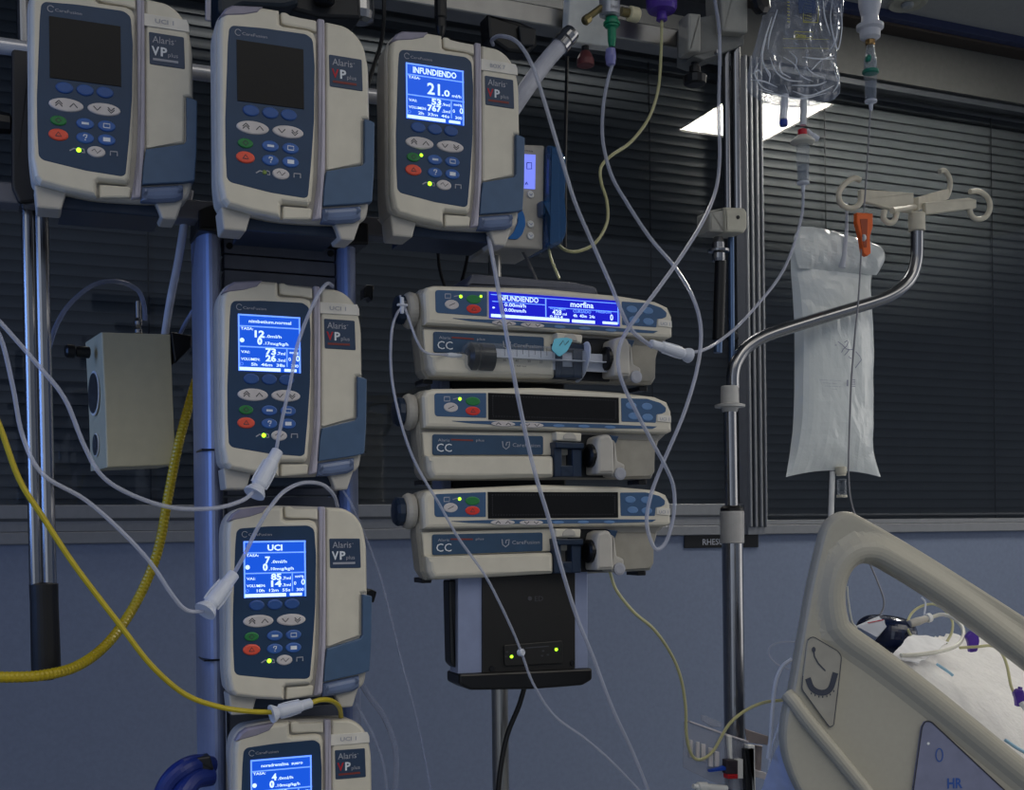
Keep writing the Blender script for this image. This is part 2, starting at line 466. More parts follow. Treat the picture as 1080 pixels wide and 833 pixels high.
# keypad membrane
kp = rnd(A([(100, 330), (108, 235), (130, 213), (320, 212), (590, 226), (630, 256), (642, 420)]) + B([(638, 60), (622, 300), (602, 535), (580, 551), (370, 535), (118, 492), (94, 468), (86, 300), (84, 100)]), .003, 3)
mb = MB(); mb.loft(kp, [(-.0078, .0006), (-.0074, 0), (-.006, 0)]); KP = mb.build('keypad', NAVY, T)
YK = -.0079
mb = MB(); x, z = a1(190, 268); mb.text('CareFusion', x, z, .0028, w=a1(345, 268)[0] - x, y=YK - .0003, m=INK)
x, z = a1(165, 255); mb.stroke([(x + .003 * math.cos(t), z + .003 * math.sin(t)) for t in [k * .5 for k in range(1, 12)]], .0007, YK - .0003, INK)
mb.build('lettering', INK, KP)
def button(c, rx, ry, m, sym=None, label=None, parent=T, y=YK, h=.0014, n=24):
    mb = MB(); mb.loft(ell(c[0], c[1], rx, ry, n), [(y - h, min(rx, ry) * .25), (y - h * .7, min(rx, ry) * .08), (y, 0), (y + .0005, 0)])
    o = mb.build('button', m, parent)
    if label: plabel(o, label)
    if sym:
        s = MB(); yy = y - h - .0002
        k = min(rx, ry)
        for P, w in sym: s.stroke([(c[0] + a * rx, c[1] + b * ry) for a, b in P], w * k, yy)
        s.build('symbol', INKD if m in (BWHT,) else (INKW if m is BBLUE else INKD), o)
    return o
px = 1 / 6.353 / 1250 * 1.25
up = [(-.18, -.3), (0, .35), (.18, -.3)]
for cx, cy in ((245, 35), (365, 39), (480, 42)): button(b1(cx, cy), 52 * px, 36 * px, mat('softkey_blue', (44, 80, 142), .4), label='blue soft key below the display')
sy = [([(-.62, -.35), (-.42, .15), (-.22, -.35)], .16), ([(-.62, 0), (-.42, .5), (-.22, 0)], .16), ([(.2, -.3), (.42, .3), (.64, -.3)], .16)]
button(b1(255, 141), 101 * px, 42 * px, BWHT, sy, 'pale oval key with up arrows')
sy = [([(.62, .35), (.42, -.15), (.22, .35)], .16), ([(.62, 0), (.42, -.5), (.22, 0)], .16), ([(-.2, .3), (-.42, -.3), (-.64, .3)], .16)]
button(b1(475, 148), 98 * px, 40 * px, BWHT, sy, 'pale oval key with down arrows')
dia = [([(-.35, 0), (0, .5), (.35, 0), (0, -.5), (-.35, 0)], .2)]
button(b1(210, 241), 48 * px, 31 * px, BGREEN, dia, 'green start key')
tri = [([(-.3, -.3), (0, .4), (.3, -.3), (-.3, -.3)], .16)]
button(b1(210, 328), 58 * px, 37 * px, BRED, tri, 'orange red stop key')
for (cx, cy), s_ in (((365, 246), [([(-.4, 0), (.4, 0)], .4)]), ((490, 249), [([(-.35, -.35), (-.35, .35), (.35, .35), (.35, -.35), (-.35, -.35)], .16)]), ((365, 333), [([(-.2, .2), (-.1, .5), (.2, .45), (.15, .1), (0, -.1)], .2), ([(0, -.3), (0, -.5)], .2)]), ((490, 334), [([(-.4, 0), (.4, 0)], .7)])):
    button(b1(cx, cy), 53 * px, 35 * px, BBLUE, s_, 'round blue key')
button(b1(430, 413), 54 * px, 35 * px, BWHT, [([(-.5, 0), (-.2, .4), (.1, -.3), (.5, .3)], .14)], 'pale round on off key')
mb = MB(); c = b1(328, 411); mb.loft(ell(c[0], c[1], 15 * px, 15 * px, 14), [(YK - .0012, .0008), (YK, 0)]); plabel(mb.build('indicator_light', LEDG, KP), 'lit green indicator light')
mb = MB()
mb.stroke(B([(275, 420), (300, 404), (318, 408)]), .0012, YK - .0003); mb.stroke(B([(340, 400), (358, 404), (362, 425), (345, 424)]), .001, YK - .0003)
mb.stroke(B([(512, 428), (512, 402), (552, 402), (552, 428)]), .0012, YK - .0003); mb.build('printed_symbols', INK, KP)
# right hand side: ridge, shelf, sticker plate, lever, lens
mb = MB(); mb.slab(rnd(A([(668, 106), (712, 110), (716, 420)]) + B([(718, 100), (716, 350), (692, 662), (636, 674), (652, 560), (668, 420), (676, 200)]) , .002), -.0035, .006, .0028); mb.build('hinge_strip', mat('pale_lavender_strip', (172, 168, 182), .4, var=.05), T)
mb = MB(); mb.slab(rnd(A([(436, 90), (470, 88), (500, 108), (660, 122), (662, 196), (606, 182), (470, 170), (440, 160)]), .002), -.003, .006, .002); mb.build('latch_block', CREAM, T)
mb = MB(); mb.slab(rnd(B([(450, 600), (620, 598), (636, 610), (628, 668), (450, 684)]), .002), -.0025, .006, .002); mb.build('latch_block', CREAM, T)
mb = MB(); mb.loft(rnd(A([(720, 118), (850, 134), (924, 190), (966, 262), (990, 390)]) + B([(994, 5), (955, 12), (952, 292), (945, 300), (722, 352), (720, 100)]), [.002, .01, .01, .01, .006, 0, 0, .001, .001, .001, 0], 4), [(-.001, .003), (.0, .0012), (.002, 0), (.008, 0)]); mb.build('side_cover', CREAM, T)
lev = B([(960, 16), (1000, 24), (1022, 34), (1018, 350), (1006, 530), (946, 546), (700, 582), (706, 470), (722, 362), (945, 308), (960, 285)])
mb = MB(); mb.slab(lev, -.0045, .04, .0012); mb.build('lever', SLATE, T)
mb = MB(); mb.loft(rnd(B([(698, 590), (945, 554), (944, 640), (900, 664), (780, 682), (690, 684)]), .002), [(-.004, .006), (-.003, .003), (0, .0005), (.006, 0)]); mb.build('lens', LENS, T)
# feet and the dark gap between them
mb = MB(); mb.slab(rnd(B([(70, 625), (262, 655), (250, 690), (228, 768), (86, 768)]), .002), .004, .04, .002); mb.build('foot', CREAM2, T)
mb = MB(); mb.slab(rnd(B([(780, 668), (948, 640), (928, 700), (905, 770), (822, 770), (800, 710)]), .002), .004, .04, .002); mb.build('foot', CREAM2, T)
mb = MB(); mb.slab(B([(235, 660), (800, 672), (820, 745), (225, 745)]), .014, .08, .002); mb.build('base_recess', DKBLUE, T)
mb = MB(); mb.box(a1(250, 0)[0], a1(800, 0)[0], .085, .1, a1(0, 600)[1], a1(0, 300)[1], .004); mb.build('rear_clamp', DARK, T)
# name plate
np_ = A([(740, 325), (945, 340), (952, 537), (745, 524)])
mb = MB(); mb.slab(rnd(np_, .0015), -.0018, 0, .0005); NP = mb.build('name_plate', mat('navy_plate', (42, 60, 86), .4), T)
SX = a1(155, 300); SW = a1(570, 320)[0] - SX[0]; SZ1 = SX[1]; SZ0 = a1(162, 680)[1]
SCR = (SX[0], SX[0] + SW, SZ0, SZ1)
F0 = f.o.copy(); PUMP_NP = (a1(750, 330)[0], a1(940, 340)[0], a1(745, 524)[1], a1(740, 325)[1])
STK = A([(712, 214), (960, 232), (974, 262), (976, 306), (712, 290)])

def finish_pump(t, kind, red, sticker, first=False):
    pl = [c for c in kids(t) if c.name.startswith('name_plate')][0]
    x0, x1, z0, z1 = PUMP_NP; w = x1 - x0; h = z1 - z0; y = -.0022
    mb = MB()
    mb.text('Alaris', x0 + .05 * w, z0 + .68 * h, h * .21, w=w * .66, y=y, m=INK); mb.text('o', x0 + .74 * w, z0 + .8 * h, h * .06, y=y, m=INK)
    mb.text('V', x0 + .02 * w, z0 + .29 * h, h * .27, w=w * .24, y=y, m=INKR if red else INKW, bold=.03)
    mb.text('P', x0 + .3 * w, z0 + .29 * h, h * .27, w=w * .2, y=y, m=INKW, bold=.03)
    mb.text('plus', x0 + .53 * w, z0 + .29 * h, h * .13, w=w * .3, y=y, m=INK)
    mb.stroke([(x0 + .06 * w, z0 + .16 * h), (x0 + .84 * w, z0 + .16 * h)], h * .07, y, m=INKDR if red != 0 else INK)
    mb.build('lettering', None, pl)
    if sticker is not None:
        mb = MB(); mb.slab(STK, -.0022, -.0008, .0004, STICK); st = mb.build('sticker', STICK, t)
        if sticker:
            x, z = a1(775, 268); mb = MB(); mb.text(sticker, x, z, .0042, w=a1(885, 268)[0] - x, y=-.0026, m=INK, bold=.02); mb.build('lettering', INK, st)
    # display
    x0, x1, z0, z1 = SCR; w, h = x1 - x0, z1 - z0
    on = kind is not None
    mb = MB(); mb.slab(rect(x0, x1, z0, z1), YK - .0006, YK + .001, .0003, LCD if on else OFFSCR)
    sc = mb.build('display', LCD if on else OFFSCR, t); plabel(sc, 'lit blue display with white figures' if on else 'dark switched off display')
    if not on: return
    y = YK - .0011
    X = lambda u: x0 + u * w
    Zz = lambda v: z1 - v * h
    mb = MB()
    lw = h * .022
    def ln(P, ww=lw): mb.stroke([(X(a), Zz(b)) for a, b in P], ww, y, PTXT)
    ln([(.01, 1), (.01, .02)], lw * 1.3); ln([(.985, 1), (.985, .02)], lw * 1.3); ln([(0, .015), (1, .015)], lw * 1.3)
    ln([(0, .21), (1, .21)]); ln([(0, .57), (1, .57)]); ln([(.775, .57), (.775, .9)])
    def tx(s_, u, v, hh, ww=None, al='L', bold=.02): mb.text(s_, X(u), Zz(v), h * hh, None if ww is None else w * ww, y, al, WTXT, bold)
    title, r1, r2, v1, v2, tm, big = kind
    if big: tx(title, .12, .165, .105, .75, bold=.03)
    elif len(title) < 5: tx(title, .38, .17, .1, .24, bold=.03)
    else: tx(title, .17, .145, .055, .68)
    tx('TASA:', .04, .275, .045, .2)
    if big:
        a, b = r1.split('.')
        tx(a, .36, .51, .2, .22, bold=.02); tx('.' + b, .61, .51, .11, .14, bold=.03); tx('ml/h', .79, .51, .05, .16)
    else:
        a, b = r1.split('.')
        tx(a, .40, .395, .115, .16 if len(a) > 1 else .07, 'R', .04) if False else mb.text(a, X(.42), Zz(.395), h * .115, w * (.16 if len(a) > 1 else .08), y, 'R', WTXT, .04)
        tx('.' + b + 'ml/h', .44, .395, .05, .25)
        a, b = r2.split('.')
        mb.text(a, X(.38), Zz(.52), h * .115, w * .08, y, 'R', WTXT, .05); tx('.' + b + 'mcg/kg/h', .4, .52, .05, .4)
        mb.loft(ell(X(.06), Zz(.46), h * .04, h * .04, 12), [(y, 0), (y + .0003, 0)], WTXT)
    for v_, zz in ((v1, .69), (v2, .81)):
        a, b = v_.split('.')
        mb.text(a, X(.6), Zz(zz), h * .105, w * (.17 if len(a) < 3 else .24), y, 'R', WTXT, .04); tx('.' + b + 'ml', .61, zz, .05, .14)
    tx('VAI:', .04, .685, .045, .14); tx('VOLUMEN:', .04, .81, .045, .3)
    tx(tm, .2, .9, .05, .54); tx('mmHg', .82, .66, .045, .14); tx('0', .8, .79, .06); tx('0', .92, .79, .1) ; tx('300', .84, .9, .05, .12)
    mb.stroke([(X(.05) + .0015 * math.cos(q), Zz(.875) + .0015 * math.sin(q)) for q in [k * .7 for k in range(10)]], .0004, y, PTXT)
    mb.stroke([(X(.01), Zz(.96)), (X(.67), Zz(.96))], h * .06, y, WTXT); mb.stroke([(X(.73), Zz(.96)), (X(.93), Zz(.96))], h * .05, y, WTXT)
    mb.build('display_text', None, sc)

proto = T
INST = [
 # screen top-left px, plane y, display, red V, sticker, label
 ((249.4, 332.2), 1.257, ('nimbetium.normal', '12.0', '0.17', '73.7', '26.3', '5h  46m  38s', False), 1, 'UCI 1', 'cream infusion pump at the top of the column, lit screen reading 12.0'),
 ((51.5, 20.3), 1.231, None, 0, 'UCI 1', 'cream infusion pump with dark screen and white V, leftmost of the top row'),
 ((248.0, 45.0), 1.171, None, 1, None, 'cream infusion pump with dark screen and red V, middle of the top row'),
 ((425.4, 68.8), 1.212, ('INFUNDIENDO', '21.0', '', '53.9', '767.2', '2h  33m  46s', True), 1, 'BOX 7', 'cream infusion pump with lit screen reading INFUNDIENDO 21.0, right end of the top row'),
 ((255.2, 570.6), 1.257, ('UCI', '7.0', '0.10', '85.7', '14.3', '10h  12m  55s', False), 0, None, 'cream infusion pump with UCI on its lit screen, between two pumps of the column'),
 ((262.6, 800.0), 1.275, ('noradrenalina  suero', '4.0', '0.10', '78.2', '21.8', '19h  33m  18s', False), 1, 'UCI 1', 'lowest cream infusion pump of the column, cut off by the photo edge'),
]
tl = Vector((SCR[0], 0, SCR[3]))
roots = []
for i, (p, yy, *_r) in enumerate(INST):
    t = T if i == 0 else dup(T)
    roots.append(t)
for t, (p, yy, kind, red, stick, label) in zip(roots, INST):
    t.location = Q(p[0], p[1], yy) - tl
    finish_pump(t, kind, red, stick)
    tag(t, label, 'infusion pump', 'upright infusion pumps')
    if 'middle of the top row' in label:
        for c in [g for k in kids(t) for g in kids(k)]:
            if c.name.startswith('indicator_light'):
                c.data = c.data.copy(); c.data.materials[0] = mat('dim_green_lamp', (120, 140, 70), .4); plabel(c, 'dull unlit indicator lamp')
    if 'INFUNDIENDO' in label:
        KP3 = [k for k in kids(t) if k.name.startswith('keypad')][0]
        c = b1(268, 222); mb = MB(); mb.loft(ell(c[0], c[1], .0019, .0019, 12), [(YK - .0012, .0006), (YK, 0)]); plabel(mb.build('indicator_light', LEDG, KP3), 'lit green lamp by the start key')
# ------------------------------------------------------------------ syringe pumps (authored on the middle one)
SY = 1.265
f = Fr(447, 508, SY)
K = lambda L, dy=0.: f.pts(L, 410, 270, 3.176, dy)
k1 = lambda x, y, dy=0.: f(410 + x / 3.176, 270 + y / 3.176, dy)
T2 = empty('syringe_pump', f.o)
out = K([(104, 470), (112, 452), (135, 446), (500, 442), (760, 458), (880, 472), (922, 490), (938, 522), (940, 598), (918, 618), (906, 660), (905, 722), (892, 745), (760, 748), (135, 752), (118, 724), (104, 600)])
mb = MB(); mb.loft(out, [(.004, .005), (.006, .002), (.01, 0), (.03, .001), (.05, .006), (.062, .014)]); mb.build('housing', mat('cream_shadow', (160, 157, 150), .5), T2)  # housing cream darkened in its colour to read as shadow
# console strip with the display
con = K([(106, 475), (116, 456), (140, 449), (500, 445), (760, 461), (880, 476), (920, 493), (934, 524), (936, 590), (920, 598), (600, 588), (200, 580), (112, 578)])
mb = MB(); mb.loft(con, [(-.012, .005), (-.011, .002), (-.008, .0), (.01, -.0)]); mb.build('console', CREAM, T2)
# lower front bulge on the left, behind which the syringe lies
bul = K([(118, 668), (150, 672), (540, 672), (543, 690), (543, 742), (300, 748), (140, 748), (124, 724)])
mb = MB(); mb.loft(rnd(bul, .003), [(-.014, .0065), (-.0132, .004), (-.0105, .0013), (-.008, .0), (.01, 0)]); mb.build('lower_front', CREAM, T2)
mb = MB(); mb.loft(rnd(K([(112, 590), (600, 592), (600, 668), (118, 672)]), .002), [(-.003, .001), (-.002, 0), (.01, 0)]); mb.build('middle_front', CREAM, T2)
mb = MB(); mb.loft(rnd(K([(745, 612), (905, 618), (898, 650), (895, 722), (880, 738), (750, 742)]), .003), [(.0015, .001), (.003, 0), (.01, 0)]); mb.build('right_recess', mat('greige_recess_shade', (150, 146, 136), .55), T2)  # shade of the right cavity put into a greyer cream
mb = MB(); mb.box(k1(600, 600)[0], k1(742, 600)[0], .002, .012, k1(650, 742)[1], k1(650, 598)[1], .001); mb.build('dark_slot', DARK, T2)
YC = -.0122
PADM = mat('slate_membrane', (58, 88, 124), .4, var=.05)
mb = MB(); mb.slab(rnd(K([(143, 464), (316, 463), (316, 546), (145, 540)]), [.004, .001, .001, .004]), YC - .0004, YC + .002, .0003); PAD = mb.build('key_panel', PADM, T2)
mb = MB(); mb.slab(rnd(K([(764, 480), (850, 482), (896, 496), (914, 512), (912, 526), (900, 532), (882, 534), (880, 562), (766, 558)]), .0015), YC - .0004, YC + .002, .0003); mb.build('key_panel', PADM, T2)
mb = MB(); mb.slab(rnd(K([(200, 556), (330, 556), (700, 566), (885, 574), (870, 582), (700, 580), (400, 572), (260, 564)]), .001), YC - .0004, YC + .002, .0003); mb.build('key_strip', PADM, T2)
kx = 1 / 3.176 / 1250 * 1.39
def kb(c, rx, ry, m, sym=None, label=None): return button(k1(*c), rx * kx * 1.08, ry * kx, m, sym, label, T2, YC, .0012)
kb((198, 511), 23, 16, BWHT, [([(-.4, -.3), (.4, .3)], .14)], 'pale round on off key')
kb((271, 491), 24, 15, BGREEN, None, 'green start key'); kb((271, 523), 24, 15, BRED2, tri, 'red stop key')
LB = mat('light_slate_button', (96, 132, 178), .4)
for c in ((797, 505), (850, 508), (805, 540), (852, 544)): kb(c, 20, 13, LB, None, 'light blue key')
kb((372, 566), 40, 9, BWHT, [([(-.6, -.4), (-.4, .4), (-.2, -.4)], .3), ([(.2, -.4), (.4, .4), (.6, -.4)], .3)], 'pale oval key with up arrows')
kb((467, 570), 40, 9, BWHT, [([(-.6, .4), (-.4, -.4), (-.2, .4)], .3), ([(.2, .4), (.4, -.4), (.6, .4)], .3)], 'pale oval key with down arrows')
for c in ((557, 572), (640, 574), (727, 577)): kb(c, 20, 5.5, LB)
mb = MB(); c = k1(228, 483); mb.loft(ell(c[0], c[1], 6 * kx, 6 * kx, 12), [(YC - .001, .0004), (YC, 0)]); plabel(mb.build('indicator_light', LEDG, PAD), 'lit green indicator light')
mb = MB(); mb.stroke(K([(176, 476), (176, 490), (194, 490), (194, 476), (176, 476)]), .0011, YC - .0006); mb.stroke(K([(205, 484), (220, 480), (236, 484)]), .001, YC - .0006); mb.build('printed_symbols', INK, PAD)
# logo panel
lp = K([(145, 598), (515, 604), (515, 667), (145, 668)])
mb = MB(); mb.slab(rnd(lp, .003), -.0045, -.002, .0006); LP = mb.build('logo_panel', mat('navy_logo_panel', (44, 70, 98), .45), T2)
mb = MB(); Y_ = -.005
def kt(s_, x, y, h, w, m, b=.0):
    c = k1(x, y); mb.text(s_, c[0], c[1], h * kx, w * kx * 1.08, Y_, 'L', m, b)
kt('Alaris', 163, 622, 9, 36, INK); kt('CC', 158, 656, 26, 48, INKW, .0); kt('plus', 290, 622, 8, 26, INK); kt('CareFusion', 412, 640, 12, 92, INK)
mb.stroke(K([(206, 616), (280, 619)]), .0018, Y_, INKDR)
mb.stroke(K([(378, 622), (380, 640), (390, 648), (400, 640), (402, 624), (392, 626), (390, 636)]), .0012, Y_, INK)
mb.build('lettering', None, LP)
# syringe clamp
cl = K([(543, 592), (630, 597), (628, 626), (545, 622)])
mb = MB(); mb.slab(rnd(cl, .002), -.016, .004, .002); CL = mb.build('clamp_head', CREAM, T2)
mb = MB(); c = k1(588, 606); mb.slab([(c[0] + .0085 * math.cos(a), c[1] - .004 + .008 * math.sin(a)) for a in [PI * k / 12 for k in range(13)]], -.0175, -.0155, .0004); mb.build('clamp_button', CREAM2, CL)
mb = MB()
mb.slab(rnd(K([(538, 626), (632, 630), (632, 650), (540, 647)]), .001), -.02, .0, .0015)
mb.slab(rnd(K([(541, 645), (566, 646), (568, 742), (543, 742)]), .001), -.014, .0, .0015)
mb.slab(rnd(K([(598, 648), (630, 650), (630, 742), (600, 742)]), .001), -.016, .0, .0015)
mb.slab(rnd(K([(560, 704), (604, 704), (604, 742), (560, 742)]), .001), -.015, .0, .0015)
CLP = mb.build('syringe_clamp', DKBLUE, T2)
# plunger driver
dr = k1(668, 620)
mb = MB()
mb.slab(rnd(K([(662, 640), (668, 612), (690, 603), (708, 606), (720, 630), (722, 735), (664, 735)]), .003), -.03, .004, .004)
mb.slab(rnd(K([(722, 618), (734, 625), (742, 690), (766, 702), (766, 734), (742, 745), (720, 740)]), .002), -.022, .004, .003)
DRV = mb.build('plunger_driver', CREAM2, T2)
mb = MB(); c = k1(658, 672); mb.lathe([(.010, 0), (.014, .002), (.014, .008), (.010, .010)], (c[0] - .004, -.014, c[1]), (1, 0, 0), 20); mb.build('gripper', BLACK, DRV)
mb = MB(); mb.slab(rnd(K([(728, 602), (758, 606), (750, 628), (736, 640)]), .001), -.012, .0, .001); mb.build('release_lever', NAVY, DRV)
mb = MB(); c = k1(746, 733); mb.lathe([(.0075, 0), (.0075, .003), (.005, .004)], (c[0], -.022, c[1]), (0, -1, 0), 16); mb.build('driver_screw', INK, DRV)
# side knob
c = k1(108, 518)
mb = MB(); mb.lathe([(.014, 0), (.0195, .002), (.021, .008), (.019, .012), (.016, .014)], (c[0] - .000, .02, c[1]), (-1, 0, 0), 28); KN = mb.build('side_knob', CREAM2, T2)
mb = MB(); mb.lathe([(.012, 0), (.0165, .001), (.017, .007), (.014, .010), (.006, .011)], (c[0] - .014, .02, c[1]), (-1, 0, 0), 10); mb.build('knob_grip', DKBLUE, KN)
# small feet
for x in (150, 880):
    c = k1(x, 752); mb = MB(); mb.box(c[0] - .006, c[0] + .006, .02, .05, c[1] - .004, c[1] + .002, .001); mb.build('foot', BLACK, T2)
SC2 = K([(322, 463), (756, 478), (757, 560), (324, 549)])
x0, x1 = SC2[0][0], SC2[1][0]; z1 = (SC2[0][1] + SC2[1][1]) / 2; z0 = (SC2[2][1] + SC2[3][1]) / 2
SYS = (x0, x1, z0, z1)
mb = MB(); mb.slab(K([(884, 534), (929, 539), (930, 561), (884, 557)]), YC - .0012, YC, .0003); STK2 = mb.build('sticker', STICK, T2)
mb = MB(); c = k1(892, 554); mb.text('UCI 1', c[0], c[1], .0035, w=.013, y=YC - .0015, m=INK, bold=.02); mb.build('lettering', INK, STK2)

SI = [((510.6, 415.6), 1.265, False, 'switched off syringe pump with dark screen, middle one of the stack of three'),
      ((511.5, 309.6), 1.265, True, 'syringe pump with lit blue screen and loaded syringe, top of the stack'),
      ((510.2, 519.2), 1.270, False, 'switched off syringe pump with dark screen, lowest of the stack above the black box')]
tl2 = Vector((SYS[0], YC, SYS[3]))
rts = [T2 if i == 0 else dup(T2) for i in range(3)]
for t, (p, yy, on, label) in zip(rts, SI):
    t.location = Q(p[0], p[1], yy) - Vector((tl2.x, 0, k1(322, 463)[1]))
    tag(t, label, 'syringe pump', 'stacked syringe pumps')
    x0, x1, z0, z1 = SYS; w, h = x1 - x0, z1 - z0
    z0 -= .001
    mb = MB(); mb.slab(rect(x0, x1, z0, z1), YC - .001, YC + .001, .0004)
    s_ = mb.build('display', LCD2 if on else OFFSCR, t); plabel(s_, 'lit blue display with drug name and figures' if on else 'dark switched off display')
    y = YC - .0014
    X = lambda u: x0 + u * w
    Zz = lambda v: z1 - v * h
    mb = MB()
    if not on:
        for a, b in (((.03, .12), (.97, .12)), ((.03, .9), (.97, .9)), ((.03, .12), (.03, .9)), ((.97, .12), (.97, .9))):
            N = 46 if a[1] == b[1] else 9
            for k in range(N):
                u = a[0] + (b[0] - a[0]) * (k + .2) / N; v = a[1] + (b[1] - a[1]) * (k + .2) / N
                cx, cz = X(u), Zz(v); mb.plate(rect(cx - .0005, cx + .0005, cz - .0005, cz + .0005), y, .0002, INKD)
        mb.build('display_border', INKD, s_)
    else:
        def tx(s, u, v, hh, ww, m=WTXT, b=.02): mb.text(s, X(u), Zz(v), h * hh, w * ww, y, 'L', m, b)
        def ln(P, ww=.03, m=PTXT): mb.stroke([(X(a), Zz(b)) for a, b in P], h * ww, y, m)
        tx('INFUNDIENDO', .065, .32, .2, .3); tx('0.00ml/h', .11, .54, .13, .16); tx('0.00mm/h', .11, .74, .13, .16); tx('•', .02, .7, .16, .02)
        ln([(.01, .12), (.99, .12)]); ln([(.42, .12), (.42, .86)], .05); ln([(.02, .38), (.42, .38)]); ln([(.44, .46), (.98, .46)]); ln([(.985, .12), (.985, .95)], .05)
        tx('morfina', .61, .38, .22, .18); tx('VOLUMEN', .45, .54, .1, .12, PTXT); tx('CURSADO', .63, .6, .12, .14, PTXT); tx('PRESION', .81, .55, .11, .12, PTXT)
        tx('428', .47, .74, .2, .07); tx('ml', .55, .74, .1, .03); tx('0.014', .45, .87, .1, .1); tx('4h  40m  24s', .63, .78, .12, .17); tx('0', .92, .82, .24, .025)
        ln([(.01, .93), (.6, .93)], .12, WTXT); ln([(.62, .94), (.8, .94)], .12, WTXT); ln([(.86, .93), (.98, .93)], .1, WTXT)
        mb.build('display_text', None, s_)
        # its driver stands further right
        for c in kids(t):
            if c.name.startswith('plunger_driver'): c.location.x += .0205
        mb = MB(); c = k1(295, 480); mb.loft(ell(c[0], c[1], 5 * kx, 5 * kx, 12), [(YC - .001, .0004), (YC, 0)]); mb.build('indicator_light', LEDG, t)
        TOP = t

# ------------------------------------------------------------------ syringe lying in the top pump
r0 = TOP.location
g = Fr(0, 0, o=r0)
G = lambda px, py, dy: Vector(g.p3(px, py, dy))
DY = -.012
e = empty('syringe', r0 + G(495, 376, DY)); tag(e, 'large clear syringe with black seal and pale blue tag, clamped in the top syringe pump', 'syringe')
off = G(495, 376, DY)
zz = 0.
RB = .0165
xb0, xb1 = G(490, 376, DY).x - off.x, G(613, 382, DY).x - off.x
mb = MB(); mb.lathe([(.004, -.010), (.005, -.002), (RB * .8, 0), (RB, .005), (RB, xb1 - xb0)], (xb0, 0, 0), (1, 0, 0), 32, cap=False); mb.build('barrel', clear_mat('syringe_glass', (190, 196, 205), .03, .08, .4, .6), e)
mb = MB(); mb.slab(ell(0, 0, .003, .028, 24), 0, .001, .0003); 
fl = MB(); fl.lathe([(.026, 0), (.028, .001), (.026, .0025)], (xb1, 0, 0), (1, 0, 0), 28, sx=.55); fl.build('flange', CONN, e); mb.bm.free()
mb = MB(); mb.lathe([(.010, 0), (RB - .0008, .004), (RB - .0008, .010), (RB - .002, .012), (RB - .0008, .015), (RB - .0008, .030), (RB - .004, .031)], (xb0 + .003, 0, 0), (1, 0, 0), 32); mb.build('rubber_seal', mat('black_rubber', (26, 28, 30), .35), e)
mb = MB(); xe = G(650, 385, DY).x - off.x
for a in (0, PI / 2):
    dy, dz = .010 * math.cos(a), .010 * math.sin(a)
    mb.box(xb0 + .034, xe, -abs(dy) - .0006, abs(dy) + .0006, -abs(dz) - .0006, abs(dz) + .0006, 0)
mb.build('plunger_rod', CONN, e)
mb = MB(); mb.lathe([(.0025, 0), (.0035, .012), (.002, .024)], (xb0 - .004, 0, 0), (-1, 0, 0), 14); mb.build('nozzle', CONN, e)
mb = MB()
for k in range(9):
    x = xb0 + .042 + k * .0075; mb.stroke([(x, .012), (x, .003 if k % 2 else .0)], .0006, -RB - .0003)
    if k % 2 == 0: mb.text(str(10 * (5 - k // 2)), x, -.006, .003, y=-RB - .0003, al='C')
mb.text('BD 50 ml', xb0 + .05, -.011, .0018, w=.02, y=-RB + .0038); mb.build('scale_marks', INKD, e)
mb = MB()
c0 = G(580, 370, DY) - off
sh = [(c0.x - .008, c0.z - .002), (c0.x - .004, c0.z + .011), (c0.x + .012, c0.z + .013), (c0.x + .020, c0.z + .011), (c0.x + .012, c0.z - .003), (c0.x + .002, c0.z - .010)]
mb.slab(rnd(sh, .003), -.0215, -.0205, .0003); plabel(mb.build('tag_label', mat('pale_blue_tape', (110, 196, 220), .6), e), 'pale blue tape tag with pen marks')
mb = MB(); mb.stroke([(c0.x + .002, c0.z + .003), (c0.x + .007, c0.z + .009), (c0.x + .009, c0.z + .004), (c0.x + .014, c0.z + .009)], .0009, -.0218); mb.build('pen_marks', INKD, e)
# black clamp seen inside the seal end is the pump's; line from nozzle to side knob is a tube (see tubing)

# ------------------------------------------------------------------ docking station, power box, stand
f = Fr(0, 0, 1.28, o=Q(540, 610, 1.28))
e = empty('docking_station', f.o); tag(e, 'narrow dark docking column with grey top plate, carrying the three syringe pumps', 'docking station')
mb = MB(); a, b = f(486, 300), f(622, 318); mb.slab(rnd([f(486, 303, .0), f(492, 292), (f(600, 300)[0], f(600, 301)[1]), f(622, 306), f(624, 316), f(487, 306)], .003), -.02, .08, .004); mb.build('top_plate', mat('dark_grey_plate', (84, 86, 96), .4), e)
mb = MB(); x0, z0 = f(487, 612); x1, z1 = f(620, 315); mb.box(x0 + .005, x1 - .005, .055, .1, z0, z1, .003); mb.build('back_rail', DARK, e)
mb = MB(); x0, z0 = f(481, 470); mb.box(x0, x0 + .02, .055, .09, f(481, 600)[1], f(481, 300)[1], .004); mb.build('side_profile', ALU, e)

